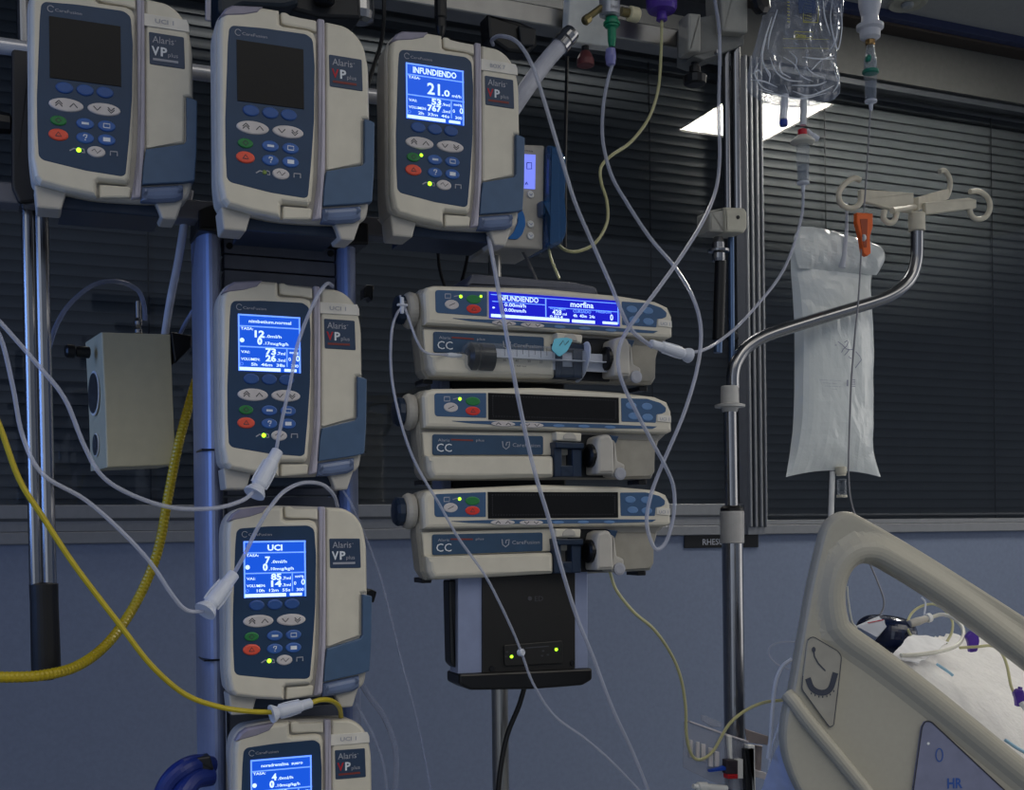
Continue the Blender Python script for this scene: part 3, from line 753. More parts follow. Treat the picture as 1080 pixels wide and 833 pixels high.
f = Fr(0, 0, 1.275, o=Q(552, 724, 1.275))
e = empty('power_supply_box', f.o); tag(e, 'black power box with silver side columns and green lights under the syringe pumps', 'power supply')
mb = MB(); mb.slab(rnd(f.pts([(508, 600), (606, 598), (606, 714), (508, 716)]), .002), -.002, .03, .0008); PB = mb.build('housing', mat('black_box_front', (20, 19, 18), .5), e)
for (xa, xb) in ((483, 509), (605, 620)):
    mb = MB(); mb.slab(rnd(f.pts([(xa, 602), (xb, 601), (xb, 714), (xa, 714)]), .004), .0, .028, .0012); mb.build('side_column', ALU, e)
mb = MB(); mb.slab(rnd(f.pts([(476, 612), (484, 612), (484, 706), (478, 700)]), .003), .008, .03, .002); mb.build('side_rim', DARK, e)
mb = MB(); mb.slab(rnd(f.pts([(482, 710), (622, 704), (622, 716), (612, 722), (560, 726), (494, 727), (482, 721)]), .003), -.008, .036, .003); mb.build('bottom_tray', BLACK, e)
mb = MB(); mb.slab(rnd(f.pts([(530, 680), (592, 675), (592, 699), (531, 702)]), .003), -.0045, -.001, .0008); PP = mb.build('status_panel', mat('dark_panel', (30, 29, 27), .4), e)
for p in ((538, 692), (585, 684.5)):
    c = f(*p); mb = MB(); mb.loft(ell(c[0], c[1], .0021, .0019, 14), [(-.006, .0008), (-.0045, 0)]); plabel(mb.build('indicator_light', LEDG, PP), 'lit green lamp')
mb = MB(); mb.stroke(f.pts([(552, 683), (577, 681)]), .0014, -.005)
for p in ((533, 687), (532, 692), (571, 686), (570, 691), (576, 690)):
    c = f(*p); mb.stroke([(c[0] - .0015, c[1]), (c[0] + .0015, c[1])], .002, -.005)
mb.build('printed_symbols', INKD, PP)
mb = MB(); c = f(556, 634); mb.text('ED', f(563, 634)[0], c[1], .0058, w=.011, y=-.0026, bold=.01); mb.loft(ell(f(558, 631)[0], f(558, 631)[1], .0028, .0026), [(-.0026, 0), (-.002, 0)]); mb.build('lettering', INKD, PB)
for p in ((518, 705), (603, 699)):
    c = f(*p); mb = MB(); mb.lathe([(.0035, 0), (.003, .001)], (c[0], -.002, c[1]), (0, -1, 0), 14); mb.build('screw', BLACK, PB)
# stand pole
a, b = Q(527, 726, 1.41), Q(527, 726, 1.41); a.z = .12; b.z = Q(540, 240, 1.41).z
sp = empty('infusion_stand', (a.x, a.y, 0)); tag(sp, 'steel pole stand behind the power box and syringe pumps', 'stand')
mb = MB(); mb.cyl((0, 0, .1), (0, 0, Q(527, 725, 1.41).z + .0), .0107, n=28); mb.cyl((0, 0, Q(527, 725, 1.41).z), (0, 0, b.z), .0085, n=24); mb.build('pole', STEEL, sp)
mb = MB(); mb.lathe([(.02, .1), (.028, .09), (.028, .07), (.02, .06)], (0, 0, 0), n=24); mb.build('hub', DARK, sp)
for k in range(5):
    q = 2 * PI * k / 5; u = Vector((math.cos(q), math.sin(q), 0))
    mb = MB(); mb.tube([u * .02 + Z * .085, u * .15 + Z * .08, u * .27 + Z * .055], .011, 10); lg = mb.build('leg', STEEL, sp)
    mb = MB(); c = u * .27 + Z * .026; mb.lathe([(.02, -.01), (.026, -.007), (.026, .007), (.02, .01)], c, u.cross(Z), 20); mb.build('castor', BLACK, lg)

# enteral pump at the right end of the top row
EY = 1.36
f = Fr(0, 0, EY, o=Q(553, 265, EY))
E = lambda L: f.pts(L, 500, 140, 5.2)
e1 = lambda x, y: f(500 + x / 5.2, 140 + y / 5.2)
e = empty('feeding_pump', f.o); tag(e, 'small feeding pump with pale lit display and clear blue door, behind a larger pump', 'feeding pump')
mb = MB(); mb.slab(rnd(E([(120, 50), (260, 62), (388, 68), (380, 640), (100, 625)]), .003), 0, .09, .003); mb.build('housing', mat('grey_white_body', (176, 172, 164), .45), e)
mb = MB(); mb.slab(E([(180, 112), (336, 122), (333, 310), (180, 300)]), -.0012, .001, .0004); sd = mb.build('display', LCDL, e)
mb = MB(); 
for u, v, w_, h_ in ((262, 212, 14, 70), (300, 200, 26, 38)):
    c = e1(u, v); mb.stroke(E([(u - w_ / 2, v - h_ * .9), (u + w_ / 2, v - h_ * .9), (u + w_ / 2, v), (u - w_ / 2, v), (u - w_ / 2, v - h_ * .9)]), .0011, -.0015)
for u in (258, 285): mb.stroke(E([(u - 6, 286), (u, 272), (u + 6, 286)]), .0016, -.0015)
mb.build('display_text', BTXT, sd)
for u, v in ((250, 335), (308, 340), (308, 502), (308, 566)):
    c = e1(u, v); mb = MB(); mb.loft(ell(c[0], c[1], .0047, .0047, 20), [(-.002, .0008), (-.001, 0), (.001, 0)]); b_ = mb.build('button', WHITE, e)
    mb = MB(); mb.stroke([(c[0] - .002, c[1] + .001), (c[0], c[1] - .0015), (c[0] + .002, c[1] + .001)], .0008, -.0023); mb.build('symbol', BBLUE, b_)
arc = [(180 + 95 * math.cos(t) * 1.0, 500 - 95 * math.sin(t)) for t in []]
mb = MB(); mb.slab(rnd(E([(225, 420), (258, 418), (276, 460), (280, 510), (262, 560), (235, 586), (180, 583), (215, 545), (238, 490)]), .003), -.002, .001, .0006); mb.build('handle_arc', mat('bright_blue_plastic', (26, 104, 178), .3), e)
BL = clear_mat('clear_blue_door', (28, 78, 128), .72, .1, .2, .8)
mb = MB(); mb.loft(rnd(E([(390, 76), (430, 84), (462, 106), (488, 150), (492, 250), (484, 380), (494, 500), (490, 570), (462, 618), (400, 640), (378, 632), (382, 470), (346, 466), (344, 385), (384, 376)]), .003), [(-.012, .004), (-.010, .0015), (-.006, 0), (.05, 0), (.06, .003)]); mb.build('door', BL, e)
mb = MB(); mb.box(e1(400, 300)[0], e1(475, 300)[0], .0, .05, e1(430, 610)[1], e1(430, 110)[1], .004); mb.build('inner_rotor_block', mat('slate_insert', (58, 80, 104), .5), e)
mb = MB(); mb.slab(rnd(E([(408, 150), (424, 152), (420, 290), (406, 290)]), .001), -.003, .001, .001); mb.build('guide_strip', INK, e)
mb = MB(); c = e1(300, 104); mb.text('nutricia', e1(270, 104)[0], c[1], .0022, w=.013, y=-.0006, bold=.01); mb.build('lettering', INKD, e)
# ------------------------------------------------------------------ rails, poles, columns
def xrail(name, px, py, y, pxa, pxb, label, cat, r=None, h=None, d=.02, m=STEEL, bev=.002):
    o = Q(px, py, y); xa, xb = Q(pxa, py, y).x - o.x, Q(pxb, py, y).x - o.x
    mb = MB()
    if r: mb.cyl((xa, 0, 0), (xb, 0, 0), r, n=24)
    else: mb.box(xa, xb, 0, d, 0, h, bev)
    return tag(mb.build(name, m, loc=o), label, cat)
xrail('mounting_rail', 300, 89, 1.345, -120, 520, 'pale round horizontal rail the top row pumps are clamped to', 'rail', r=.0085, m=mat('pale_rail', (190, 190, 194), .3, metal=.4))
xrail('support_rail', 300, 240, 1.345, -120, 470, 'flat grey horizontal rail along the feet of the top row pumps', 'rail', h=.022, d=.03, m=mat('grey_rail', (104, 104, 110), .45, metal=.3))
xrail('service_rail', 600, 31, 1.45, 300, 782, 'brushed steel service rail running along the top of the photo', 'rail', h=.027, d=.035, m=STEEL)
xrail('cable_channel', 600, -24, 1.44, 240, 782, 'dark grey channel just above the brushed steel service rail', 'channel', h=.05, d=.05, m=mat('channel_grey', (70, 72, 76), .5, metal=.3))

# left docking column
f = Fr(0, 0, 1.362, o=Q(290, 790, 1.362))
e = empty('pump_docking_column', Vector((f.o.x, f.o.y, 0))); tag(e, 'tall docking column with two rounded aluminium sides behind the column of pumps', 'docking station')
fz = Fr(0, 0, 1.362, o=Vector((f.o.x, f.o.y, 0)))
def vprof(xa, xb, pyt, z0, y0, y1, m, nm, bev):
    a, b = fz(xa, 500)[0], fz(xb, 500)[0]; zt = fz((xa + xb) / 2, pyt)[1]
    mb = MB(); mb.bm
    n = 14; pts = [(a + (b - a) * (.5 - .5 * math.cos(PI * k / n)), y1 - (y1 - y0) * math.sin(PI * k / n) ** .6) for k in range(n + 1)]
    lo = [mb.bm.verts.new((x, y, z0)) for x, y in pts]; hi = [mb.bm.verts.new((x, y, zt)) for x, y in pts]
    for k in range(n + 1): mb.bm.faces.new((lo[k], lo[k - 1], hi[k - 1], hi[k]))
    q = mb.bm.faces.new(lo[::-1]); q2 = mb.bm.faces.new(hi); q.tag = q2.tag = True
    return mb.build(nm, m, e)
vprof(211, 238, 247, .05, -.012, .05, ALU, 'side_column', .01)
vprof(357, 381, 262, .05, -.012, .05, ALU, 'side_column', .01)
DP = mat('slate_grey_panel', (84, 88, 100), .5)
zt = 0
for pyt, pyb in ((254, 270), (271.5, 286), (287.5, 500), (505, 522), (524, 728), (732, 745), (747, 1100)):
    a, b = fz(239, 400)[0], fz(356, 400)[0]
    mb = MB(); mb.box(a, b, .006, .03, fz(298, pyb)[1], fz(298, pyt)[1], .001); mb.build('module_panel', DP, e)
for pyb in (475, 695):
    a, b = fz(210, 400)[0], fz(382, 400)[0]
    mb = MB(); z = fz(222, pyb)[1]; mb.box(a, b, -.0135, .03, z - .001, z + .001, 0); mb.build('joint_band', BLACK, e)
mb = MB(); mb.slab(rnd([fz(206, 247), fz(207, 226), fz(232, 216), fz(352, 232), fz(384, 240), fz(384, 262), fz(358, 262), fz(238, 251)], .002), -.022, .05, .003); mb.build('top_cap', BLACK, e)
for p in ((243, 258), (350, 266)):
    c = fz(*p); mb = MB(); mb.lathe([(.004, 0), (.0035, .002)], (c[0], .006, c[1]), (0, -1, 0), 14); mb.build('screw', BLACK, e)
mb = MB(); c = fz(384, 307); mb.slab(rnd([(c[0], c[1] - .008), (c[0] + .006, c[1] - .006), (c[0] + .010, c[1] - .011), (c[0] + .013, c[1] + .008), (c[0] + .004, c[1] + .008), (c[0], c[1] + .004)], .002), 0, .02, .002); mb.build('release_catch', BLACK, e)
mb = MB(); c = fz(386, 628); mb.slab(rnd([(c[0], c[1] - .006), (c[0] + .010, c[1] - .009), (c[0] + .014, c[1] + .004), (c[0] + .006, c[1] + .008), (c[0], c[1] + .006)], .002), 0, .02, .002); mb.build('release_catch', BLACK, e)
mb = MB(); mb.box(fz(200, 600)[0], fz(392, 600)[0], -.1, .14, .0, .05, .01); mb.build('base', DARK, e)

# left hanging pole with black grip
PL = 1.37
a, b = Q(30, -40, PL), Q(45, 622, PL)
e = empty('pendant_pole', b); tag(e, 'chrome hanging pole with black rubber grip at the left edge', 'pole')
dx = Vector((.0066, 0, 0))
for s_ in (-1, 1):
    mb = MB(); mb.cyl(dx * s_, a - b + dx * s_, .0068 if s_ < 0 else .0078, n=20); mb.build('rod', CHROME, e)
g0, g1 = Q(46, 614, PL) - b, Q(49, 717, PL) - b
ax = (g1 - g0); mb = MB(); L_ = ax.length
mb.lathe([(.009, 0), (.0148, .002), (.0145, .02), (.0152, L_ - .012), (.0135, L_ - .003), (.007, L_)], g0, ax, 28); mb.build('grip', mat('black_rubber_grip', (16, 16, 18), .5, bump=.1), e)
# black clamp on it
f = Fr(0, 0, PL - .02, o=Q(22, 210, PL - .02))
e = empty('pole_clamp', f.o); tag(e, 'black clamp bar with round knob on the chrome pole left of the first pump', 'clamp')
mb = MB(); mb.slab(rnd(f.pts([(12, 52), (36, 46), (38, 215), (20, 218), (12, 200)]), .004), -.012, .03, .003); mb.build('bar', mat('clamp_black', (22, 22, 26), .35), e)
mb = MB(); c = f(4, 130); mb.lathe([(.006, 0), (.011, .002), (.012, .012), (.008, .018)], (c[0] + .008, .0, c[1]), (-1, 0, 0), 10); mb.build('knob', BLACK, e)

# square valve box
f = Fr(0, 0, 1.45, rz=math.radians(9), o=Q(102, 491, 1.45))
e = empty('wall_suction_box', f.o, f.rz); tag(e, 'plain beige box with two round dials on its side, left of the pump column', 'box')
q = lambda L: f.pts(L, 0, 230, 2.776)
mb = MB(); mb.slab(q([(297, 334), (500, 340), (506, 520), (515, 722), (313, 730), (308, 560)]), 0, .085, .0015); mb.build('housing', BEIGE, e)
x_, z_ = f(104, 405)
for (py, r) in ((410, .024), (466, .0125)):
    z_ = f(104, py)[1]
    xs = f((297 + ((py - 230) * 2.776 - 334) * .0404) / 2.776, py)[0]
    mb = MB(); mb.lathe([(r, 0), (r, .002), (r * .8, .0022)], (xs - .0005, .046, z_), (-1, 0, 0), 30); dl = mb.build('dial', mat('dark_dial', (60, 60, 60), .35), e)
    mb = MB(); mb.lathe([(r * 1.12, 0), (r * 1.12, .001)], (xs - .0005, .046, z_), (-1, 0, 0), 30); mb.build('dial_ring', WHITE, dl)
mb = MB(); z_ = f(100, 368)[1]; xs = f(101, 368)[0]; mb.lathe([(.005, 0), (.007, .001), (.007, .012), (.006, .016), (.008, .018), (.008, .026), (.006, .028)], (xs, .03, z_), (-1, 0, 0), 18); mb.build('side_knob', BLACK, e)
mb = MB(); mb.slab(rnd(f.pts([(180, 350), (202, 354), (202, 366), (184, 384)]), .002), -.002, .05, .002); mb.build('rear_bracket', BLACK, e)
mb = MB(); c = f(153, 349); mb.lathe([(.003, 0), (.0045, .002), (.0045, .006), (.003, .008), (.0045, .012), (.0045, .016), (.003, .02), (.0035, .04)], (c[0], .03, c[1]), (0, 0, 1), 14); mb.build('hose_fitting', CHROME, e)

# ------------------------------------------------------------------ top middle fittings
f = Fr(0, 0, 1.42, o=Q(617, 44, 1.42))
mb = MB(); mb.slab(f.pts([(603, -40), (634, -40), (646, 49), (598, 43)]), 0, .02, .002); tag(mb.build('mounting_plate', mat('pale_plate', (226, 226, 220), .5), loc=f.o), 'pale metal plate on the service rail behind the flow valve', 'plate')
e = empty('gas_flow_valve', Q(643, 18, 1.38)); tag(e, 'silver gas flow valve with cream knob and green outlet at the top centre', 'valve')
g = Fr(0, 0, 1.38, o=Q(643, 18, 1.38))
P3 = lambda px, py, dy=0.: Vector(g.p3(px, py, dy))
mb = MB(); mb.lathe([(.010, 0), (.0135, .002), (.014, .05), (.012, .055)], (0, 0, 0), n=32); vb = mb.build('valve_body', mat('silver_body', (176, 178, 184), .25, metal=.5), e)
mb = MB()
for k, s_ in enumerate(('l/min', '15', '10')): mb.text(s_, -.006, .006 + .010 * k, .0045, w=.011, y=-.0145)
mb.build('scale_marks', INKD, vb)
mb = MB(); mb.lathe([(.008, 0), (.009, -.004), (.009, -.012), (.006, -.014), (.0055, -.03), (.004, -.038)], P3(645, 19), n=24); mb.lathe([(.011, 0), (.011, -.003)], P3(645, 24), n=20); mb.build('green_outlet', mat('green_plastic', (18, 130, 92), .3), e)
mb = MB(); mb.lathe([(.0065, 0), (.0072, -.01), (.006, -.020), (.005, -.021)], P3(644, 52), n=20); mb.build('tube_sleeve', clear_mat('lavender_sleeve', (150, 150, 210), .55, .2), e)
a = P3(655, 12); mb = MB(); mb.cyl(a, P3(664, 14), .006, n=16); mb.build('valve_stem', mat('brass', (128, 116, 80), .3, metal=.8), e)
mb = MB(); mb.lathe([(.008, 0), (.0098, .001), (.0098, .013), (.008, .015)], P3(663, 14), (1, 0, -.05), 28); mb.build('knob', mat('cream_knob', (214, 204, 168), .4), e)
mb = MB(); mb.cyl(P3(634, 8), P3(618, 20), .0045, n=14); mb.lathe([(.004, 0), (.0062, .002), (.0062, .010), (.004, .012)], P3(622, 18), P3(610, 28) - P3(622, 18), 8); mb.build('brass_elbow', MATS['brass'], e)
# white corrugated gas hose
y_ = 1.385
hs = wtube('gas_hose', [(600, 38, y_), (575, 66, y_), (552, 98, y_), (530, 130, y_ + .02), (500, 165, y_ + .06), (480, 200, y_ + .06)], .0105, mat('white_hose', (190, 190, 198), .45), 'thick white hose with chrome end sloping down behind the lit top row pump', 'hose', 18)
hp = hs.location
mb = MB(); A_, B_ = Q(604, 33, y_) - hp, Q(590, 49, y_) - hp; mb.lathe([(.006, 0), (.011, .002), (.012, .008), (.0115, .016), (.0125, .02), (.0125, (B_ - A_).length)], A_, B_ - A_, 24); mb.build('hose_end', CHROME, hs)
# purple cap above the straw tube
o = Q(698, 22, 1.40); e = empty('feeding_bottle_cap', o); tag(e, 'purple screw cap with short spout at the top, above a straw coloured tube', 'bottle cap')
PUR = mat('purple_plastic', (84, 54, 156), .3)
mb = MB(); mb.lathe([(.006, 0), (.0075, .001), (.0068, .010), (.0075, .011), (.0185, .013), (.021, .018), (.0215, .05), (.020, .055)], n=36); mb.build('cap', PUR, e)
mb = MB(); mb.lathe([(.018, .054), (.026, .065), (.028, .15), (.02, .165)], n=30); mb.build('bottle', clear_mat('milky_bottle', (200, 200, 210), .6, .3), e)
# black rail clamp, red knob, black knob
f = Fr(0, 0, 1.39, o=Q(540, 52, 1.39))
e = empty('rail_clamp', f.o); tag(e, 'black plastic clamp under the service rail, right above the lit top row pump', 'clamp')
mb = MB(); mb.slab(rnd(f.pts([(514, 14), (548, 22), (566, 30), (567, 48), (556, 56), (536, 54), (516, 40)]), .003), 0, .03, .004); mb.build('clamp_body', BLACK, e)
mb = MB(); mb.slab(rnd(f.pts([(545, 28), (564, 32), (562, 50), (548, 50)]), .003), -.006, .0, .002); mb.build('clamp_lever', DARK, e)
def knob(name, px, py, y, prof, m, label, n=12, ax=(0, 0, 1), stem=None):
    e = empty(name, Q(px, py, y)); tag(e, label, 'knob')
    mb = MB(); mb.lathe(prof, n=n, ax=ax); mb.build('grip', m, e, fix=True)
    if stem: mb = MB(); mb.cyl((0, 0, stem[0]), (0, 0, stem[1]), stem[2], n=14); mb.build('stem', DARK, e)
    return e
knob('clamp_knob', 617.5, 70, 1.43, [(.008, 0), (.0115, .001), (.0115, .009), (.008, .017), (.006, .02)], mat('brown_red_knob', (112, 58, 58), .4), 'dull red knob under the pale plate on the service rail', 24, stem=(.018, .035, .005))
knob('clamp_knob', 733, 90, 1.42, [(.011, 0), (.0155, .002), (.0165, .012), (.012, .015), (.008, .017), (.008, .026), (.006, .027)], BLACK, 'black ribbed knob hanging under the beige clamp near the double rods', 14, stem=(.02, .04, .005))
# beige arm holding the double rods
f = Fr(0, 0, 1.40, o=Q(745, 58, 1.40))
e = empty('rod_bracket', f.o); tag(e, 'beige clamp bracket on the service rail holding the double steel rods', 'bracket')
BRK = mat('grey_beige_metal', (158, 156, 148), .45)
mb = MB(); mb.slab(rnd(f.pts([(722, 16), (736, 17), (736, 57), (722, 57)]), .004), -.01, .02, .004); mb.build('front_jaw', BRK, e)
mb = MB(); mb.slab(rnd(f.pts([(733, 18), (786, 8), (787, 46), (744, 62), (733, 58)]), .001), .004, .05, .002); mb.build('arm', mat('grey_arm', (120, 120, 116), .5), e)
mb = MB(); mb.slab(rnd(f.pts([(753, -60), (784, -60), (784, 38), (757, 36)]), .003), -.012, .03, .003); mb.build('rod_holder', BRK, e)
c = f(790, 10)
mb = MB(); mb.lathe([(.008, 0), (.015, .002), (.017, .008), (.016, .014), (.009, .017)], (c[0], -.016, c[1]), (.3, -1, 0), 9); mb.build('star_knob', BLACK, e)
mb = MB(); c = f(755, 56); mb.lathe([(.003, 0), (.003, .006)], (c[0], .0, c[1]), (0, -1, 0), 12); mb.build('screw', CHROME, e)
# double rods, block, chrome collar, black grip
f = Fr(0, 0, 1.405, o=Q(765, 246, 1.405))
e = empty('hanging_double_rod', f.o); tag(e, 'pair of steel rods with beige block, chrome collar and black grip, right of centre', 'rod')
for xa, xb in ((764, 769.5), (773, 780.5)):
    a, b = Vector(f.p3(xa, 30, .01)), Vector(f.p3(xb, 225, .01)); 
    c0 = Vector(f.p3((xa + xb) / 2 - 1.5, 20, .01)); c1 = Vector(f.p3((xa + xb) / 2 + .5, 226, .01))
    mb = MB(); mb.cyl(c0, c1, (f(xb, 100)[0] - f(xa, 100)[0]) / 2 * 1.15, n=20); mb.build('rod', CHROME, e)
mb = MB(); mb.slab(rnd(f.pts([(760, 220), (781, 221), (784, 226), (784, 242), (781, 247), (761, 246)]), .002), -.010, .03, .003); bk = mb.build('block', mat('block_beige', (186, 182, 166), .45), e)
mb = MB(); mb.slab(rnd(f.pts([(746, 223), (762, 220), (762, 246), (746, 245)]), .002), -.006, .03, .003); mb.build('block_side', BRK, e)
mb = MB(); c = f(774, 231); mb.lathe([(.0028, 0), (.0026, .001)], (c[0], -.010, c[1]), (0, -1, 0), 14); mb.build('hole', BLACK, bk)
c = f(760, 275); mb = MB(); mb.lathe([(.0085, 0), (.0095, .004), (.0095, .011), (.015, .013), (.0155, .016), (.0095, .018), (.009, .026), (.006, .034)], (c[0], .005, c[1]), n=28); mb.build('collar', CHROME, e)
a, b = Vector(f.p3(760, 275, .005)), Vector(f.p3(757.5, 359, .005)); mb = MB(); mb.cyl(a, b, .0082, n=24, bev=.001); mb.build('grip', BLACK, e)
a, b = b, Vector(f.p3(757, 372, .005)); mb = MB(); mb.cyl(a, b, .006, n=18); mb.build('tip', mat('blue_steel', (90, 110, 140), .3, metal=.8), e)
a, b = Vector(f.p3(771, 246, .02)), Vector(f.p3(772, 405, .02)); mb = MB(); mb.cyl(a, b, .0045, n=16); mb.build('rear_rod', MATS['blue_steel'], e)
mb = MB(); c = f(783, 352); mb.lathe([(.006, 0), (.0085, .002), (.0085, .008), (.005, .01)], (c[0], .03, c[1]), (0, -1, 0), 12); mb.build('rear_knob', BLACK, e)

# ------------------------------------------------------------------ infusion pole with bent arm and hooks
PY_ = 1.42
f = Fr(0, 0, PY_, o=Q(774, 700, PY_))
e = empty('drip_pole', Vector((f.o.x, f.o.y, .55))); tag(e, 'steel drip pole with bent arm and cream hook head, right of centre', 'drip pole')
f = Fr(0, 0, PY_, o=Vector((f.o.x, f.o.y, .55)))
R3 = lambda px, py, dy=0.: Vector(f.p3(px, py, dy))
mb = MB(); t = R3(774, 572); t.x = 0; mb.cyl((0, 0, 0), (0, 0, t.z), .0148, n=36); mb.build('outer_tube', CHROME, e)
mb = MB(); t2_ = R3(773, 535).z; z3 = R3(773, 430).z
mb.cyl((-.0005, 0, t.z - .02), (-.0015, 0, z3), .0092, n=30); mb.build('inner_tube', CHROME, e)
mb = MB(); zb, ztp = R3(774, 573).z, R3(774, 539).z; mb.lathe([(.0145, 0), (.0165, .001), (.0172, ztp - zb - .002), (.0165, ztp - zb)], (0, 0, zb), n=32); mb.build('plastic_sleeve', mat('grey_white_sleeve', (172, 170, 168), .4), e)
mb = MB(); mb.lathe([(.0165, 0), (.0165, .004), (.014, .007), (.010, .008)], (0, 0, ztp), n=32); mb.build('black_ring', BLACK, e)
zc = R3(773, 430).z; zt_ = R3(773, 408).z
mb = MB(); mb.lathe([(.0105, -.006), (.0125, 0), (.021, .0005), (.0215, .004), (.013, .006), (.0125, zt_ - zc), (.011, zt_ - zc + .001)], (-.0015, 0, zc), n=32); mb.build('collar', mat('white_collar', (190, 188, 184), .4), e)
arm = [R3(773, 410), R3(773, 396), R3(776, 383), R3(785, 369), R3(800, 358), R3(822, 349), R3(870, 334), R3(920, 319), R3(940, 311), R3(954, 301), R3(962, 290), R3(966, 276), R3(967, 262), R3(967, 234)]
mb = MB(); mb.tube(arm, .0092, 28, sub=8); mb.build('bent_arm', CHROME, e)
HK = mat('cream_hook_plastic', (206, 198, 178), .45)
top = R3(967, 226)
mb = MB(); mb.lathe([(.011, 0), (.0125, .001), (.0125, .026), (.011, .028)], R3(967, 244), n=30); mb.build('hub', HK, e)
def arm_plate(pts, dy0, dy1):
    mb = MB(); mb.slab(rnd([(R3(a, b).x, R3(a, b).z) for a, b in pts], .001), dy0, dy1, .0015); return mb.build('hook_arm', HK, e)
def hook(pts, par, dy=0.):
    mb = MB(); mb.tube([R3(a, b, dy) for a, b in pts], .0042, 14, sub=6); mb.build('hook', HK, par)
ar = arm_plate([(906, 200), (962, 204), (962, 225), (940, 222), (906, 212)], -.004, .004)
hook([(907, 190), (901, 188), (892, 193), (885, 203), (886, 213), (893, 219), (901, 219), (907, 214), (909, 204)], ar)
ar = arm_plate([(974, 214), (1020, 209), (1028, 211), (1028, 220), (974, 227)], -.004, .004)
hook([(1023, 202), (1033, 202), (1042, 209), (1044, 220), (1039, 229), (1030, 231), (1024, 226), (1022, 216)], ar)
s0, s1 = R3(966, 214), R3(998, 206, .07)
mb = MB(); bm = mb.bm
vs = []
dirn = (s1 - s0); dirn.z = 0; nrm = Vector((-dirn.y, dirn.x, 0)).normalized() * .004
for p, h0, h1 in ((s0, -.012, .008), (s1, -.006, .010)):
    vs.append([bm.verts.new(p + nrm * s + Z * h) for s, h in ((-1, h0), (1, h0), (1, h1), (-1, h1))])
for k in range(4): bm.faces.new((vs[0][k], vs[0][k - 1], vs[1][k - 1], vs[1][k]))
bm.faces.new(vs[0]); bm.faces.new(vs[1][::-1])
ar = mb.build('hook_arm', HK, e)
hook([(991, 181), (996, 180), (1001, 187), (1002, 197), (998, 208), (992, 207)], ar, .07)
s0, s1 = R3(964, 218), R3(941, 222, -.035)
mb = MB(); mb.tube([s0, (s0 + s1) / 2, s1], .0045, 12); ar = mb.build('hook_arm', HK, e)
hook([(933, 222), (932, 230), (937, 235), (943, 233), (946, 224)], ar, -.035)
# base of the pole out of view
mb = MB(); mb.cyl((0, 0, -.50), (0, 0, .01), .0148, n=30); mb.build('lower_tube', CHROME, e)
for k in range(5):
    q = 2 * PI * k / 5 + .3; u = Vector((math.cos(q), math.sin(q), 0))
    mb = MB(); mb.tube([u * .01 + Z * -.46, u * .14 + Z * -.465, u * .26 + Z * -.49], .011, 10); lg = mb.build('leg', STEEL, e)
    mb = MB(); mb.lathe([(.02, -.01), (.026, -.007), (.026, .007), (.02, .01)], u * .26 + Z * -.522, u.cross(Z), 20); mb.build('castor', BLACK, lg)
# ------------------------------------------------------------------ bags
def pouch(f, rows, T, m, parent, name='bag', cols=22, sub=5, wr=.002, ws=30., dy=0., seed=0., cx=None):
    """rows: (pxL, pyL, pxR, pyR, thickness 0..1, sag px)"""
    P = catmull([Vector((a, b, c)) for a, b, c, *_ in rows], sub); P2 = catmull([Vector((d, t, s)) for _, _, _, d, t, s in rows], sub)
    mb = MB(); bm = mb.bm; fr_, bk = [], []
    for p, q in zip(P, P2):
        L_, R_ = (p.x, p.y), (p.z, q.x); th = max(.03, q.y); sag = q.z
        a, b = [], []
        for j in range(cols + 1):
            s = j / cols; u = 2 * s - 1
            px, py = L_[0] + (R_[0] - L_[0]) * s, L_[1] + (R_[1] - L_[1]) * s - sag * (1 - u * u)
            x, z = f(px, py)
            bul = math.sqrt(max(0, 1 - abs(u) ** 2.6)) * T * th
            edge = min(1, (1 - abs(u)) * 5)
            n1 = noise.noise(Vector((x * ws, z * ws * .6, seed))) + .5 * noise.noise(Vector((x * ws * 2.7, z * ws * 1.4, seed + 5)))
            n2 = noise.noise(Vector((x * ws, z * ws * .6, seed + 9)))
            a.append(bm.verts.new((x, dy - bul + n1 * wr * (.3 + .7 * edge), z)))
            b.append(a[-1] if j in (0, cols) else bm.verts.new((x, dy + bul * .7 + .0005 + n2 * wr * edge, z)))
        fr_.append(a); bk.append(b)
    for r_ in range(len(fr_) - 1):
        for j in range(cols):
            bm.faces.new((fr_[r_][j], fr_[r_ + 1][j], fr_[r_ + 1][j + 1], fr_[r_][j + 1]))
            bm.faces.new((bk[r_][j + 1], bk[r_ + 1][j + 1], bk[r_ + 1][j], bk[r_][j]))
    for a, b in ((fr_[0], bk[0]), (fr_[-1], bk[-1])):
        for j in range(cols):
            v = [a[j], a[j + 1], b[j + 1], b[j]]; v = list(dict.fromkeys(v))
            if len(v) > 2: bm.faces.new(v)
    return mb.build(name, m, parent, sharp=180)

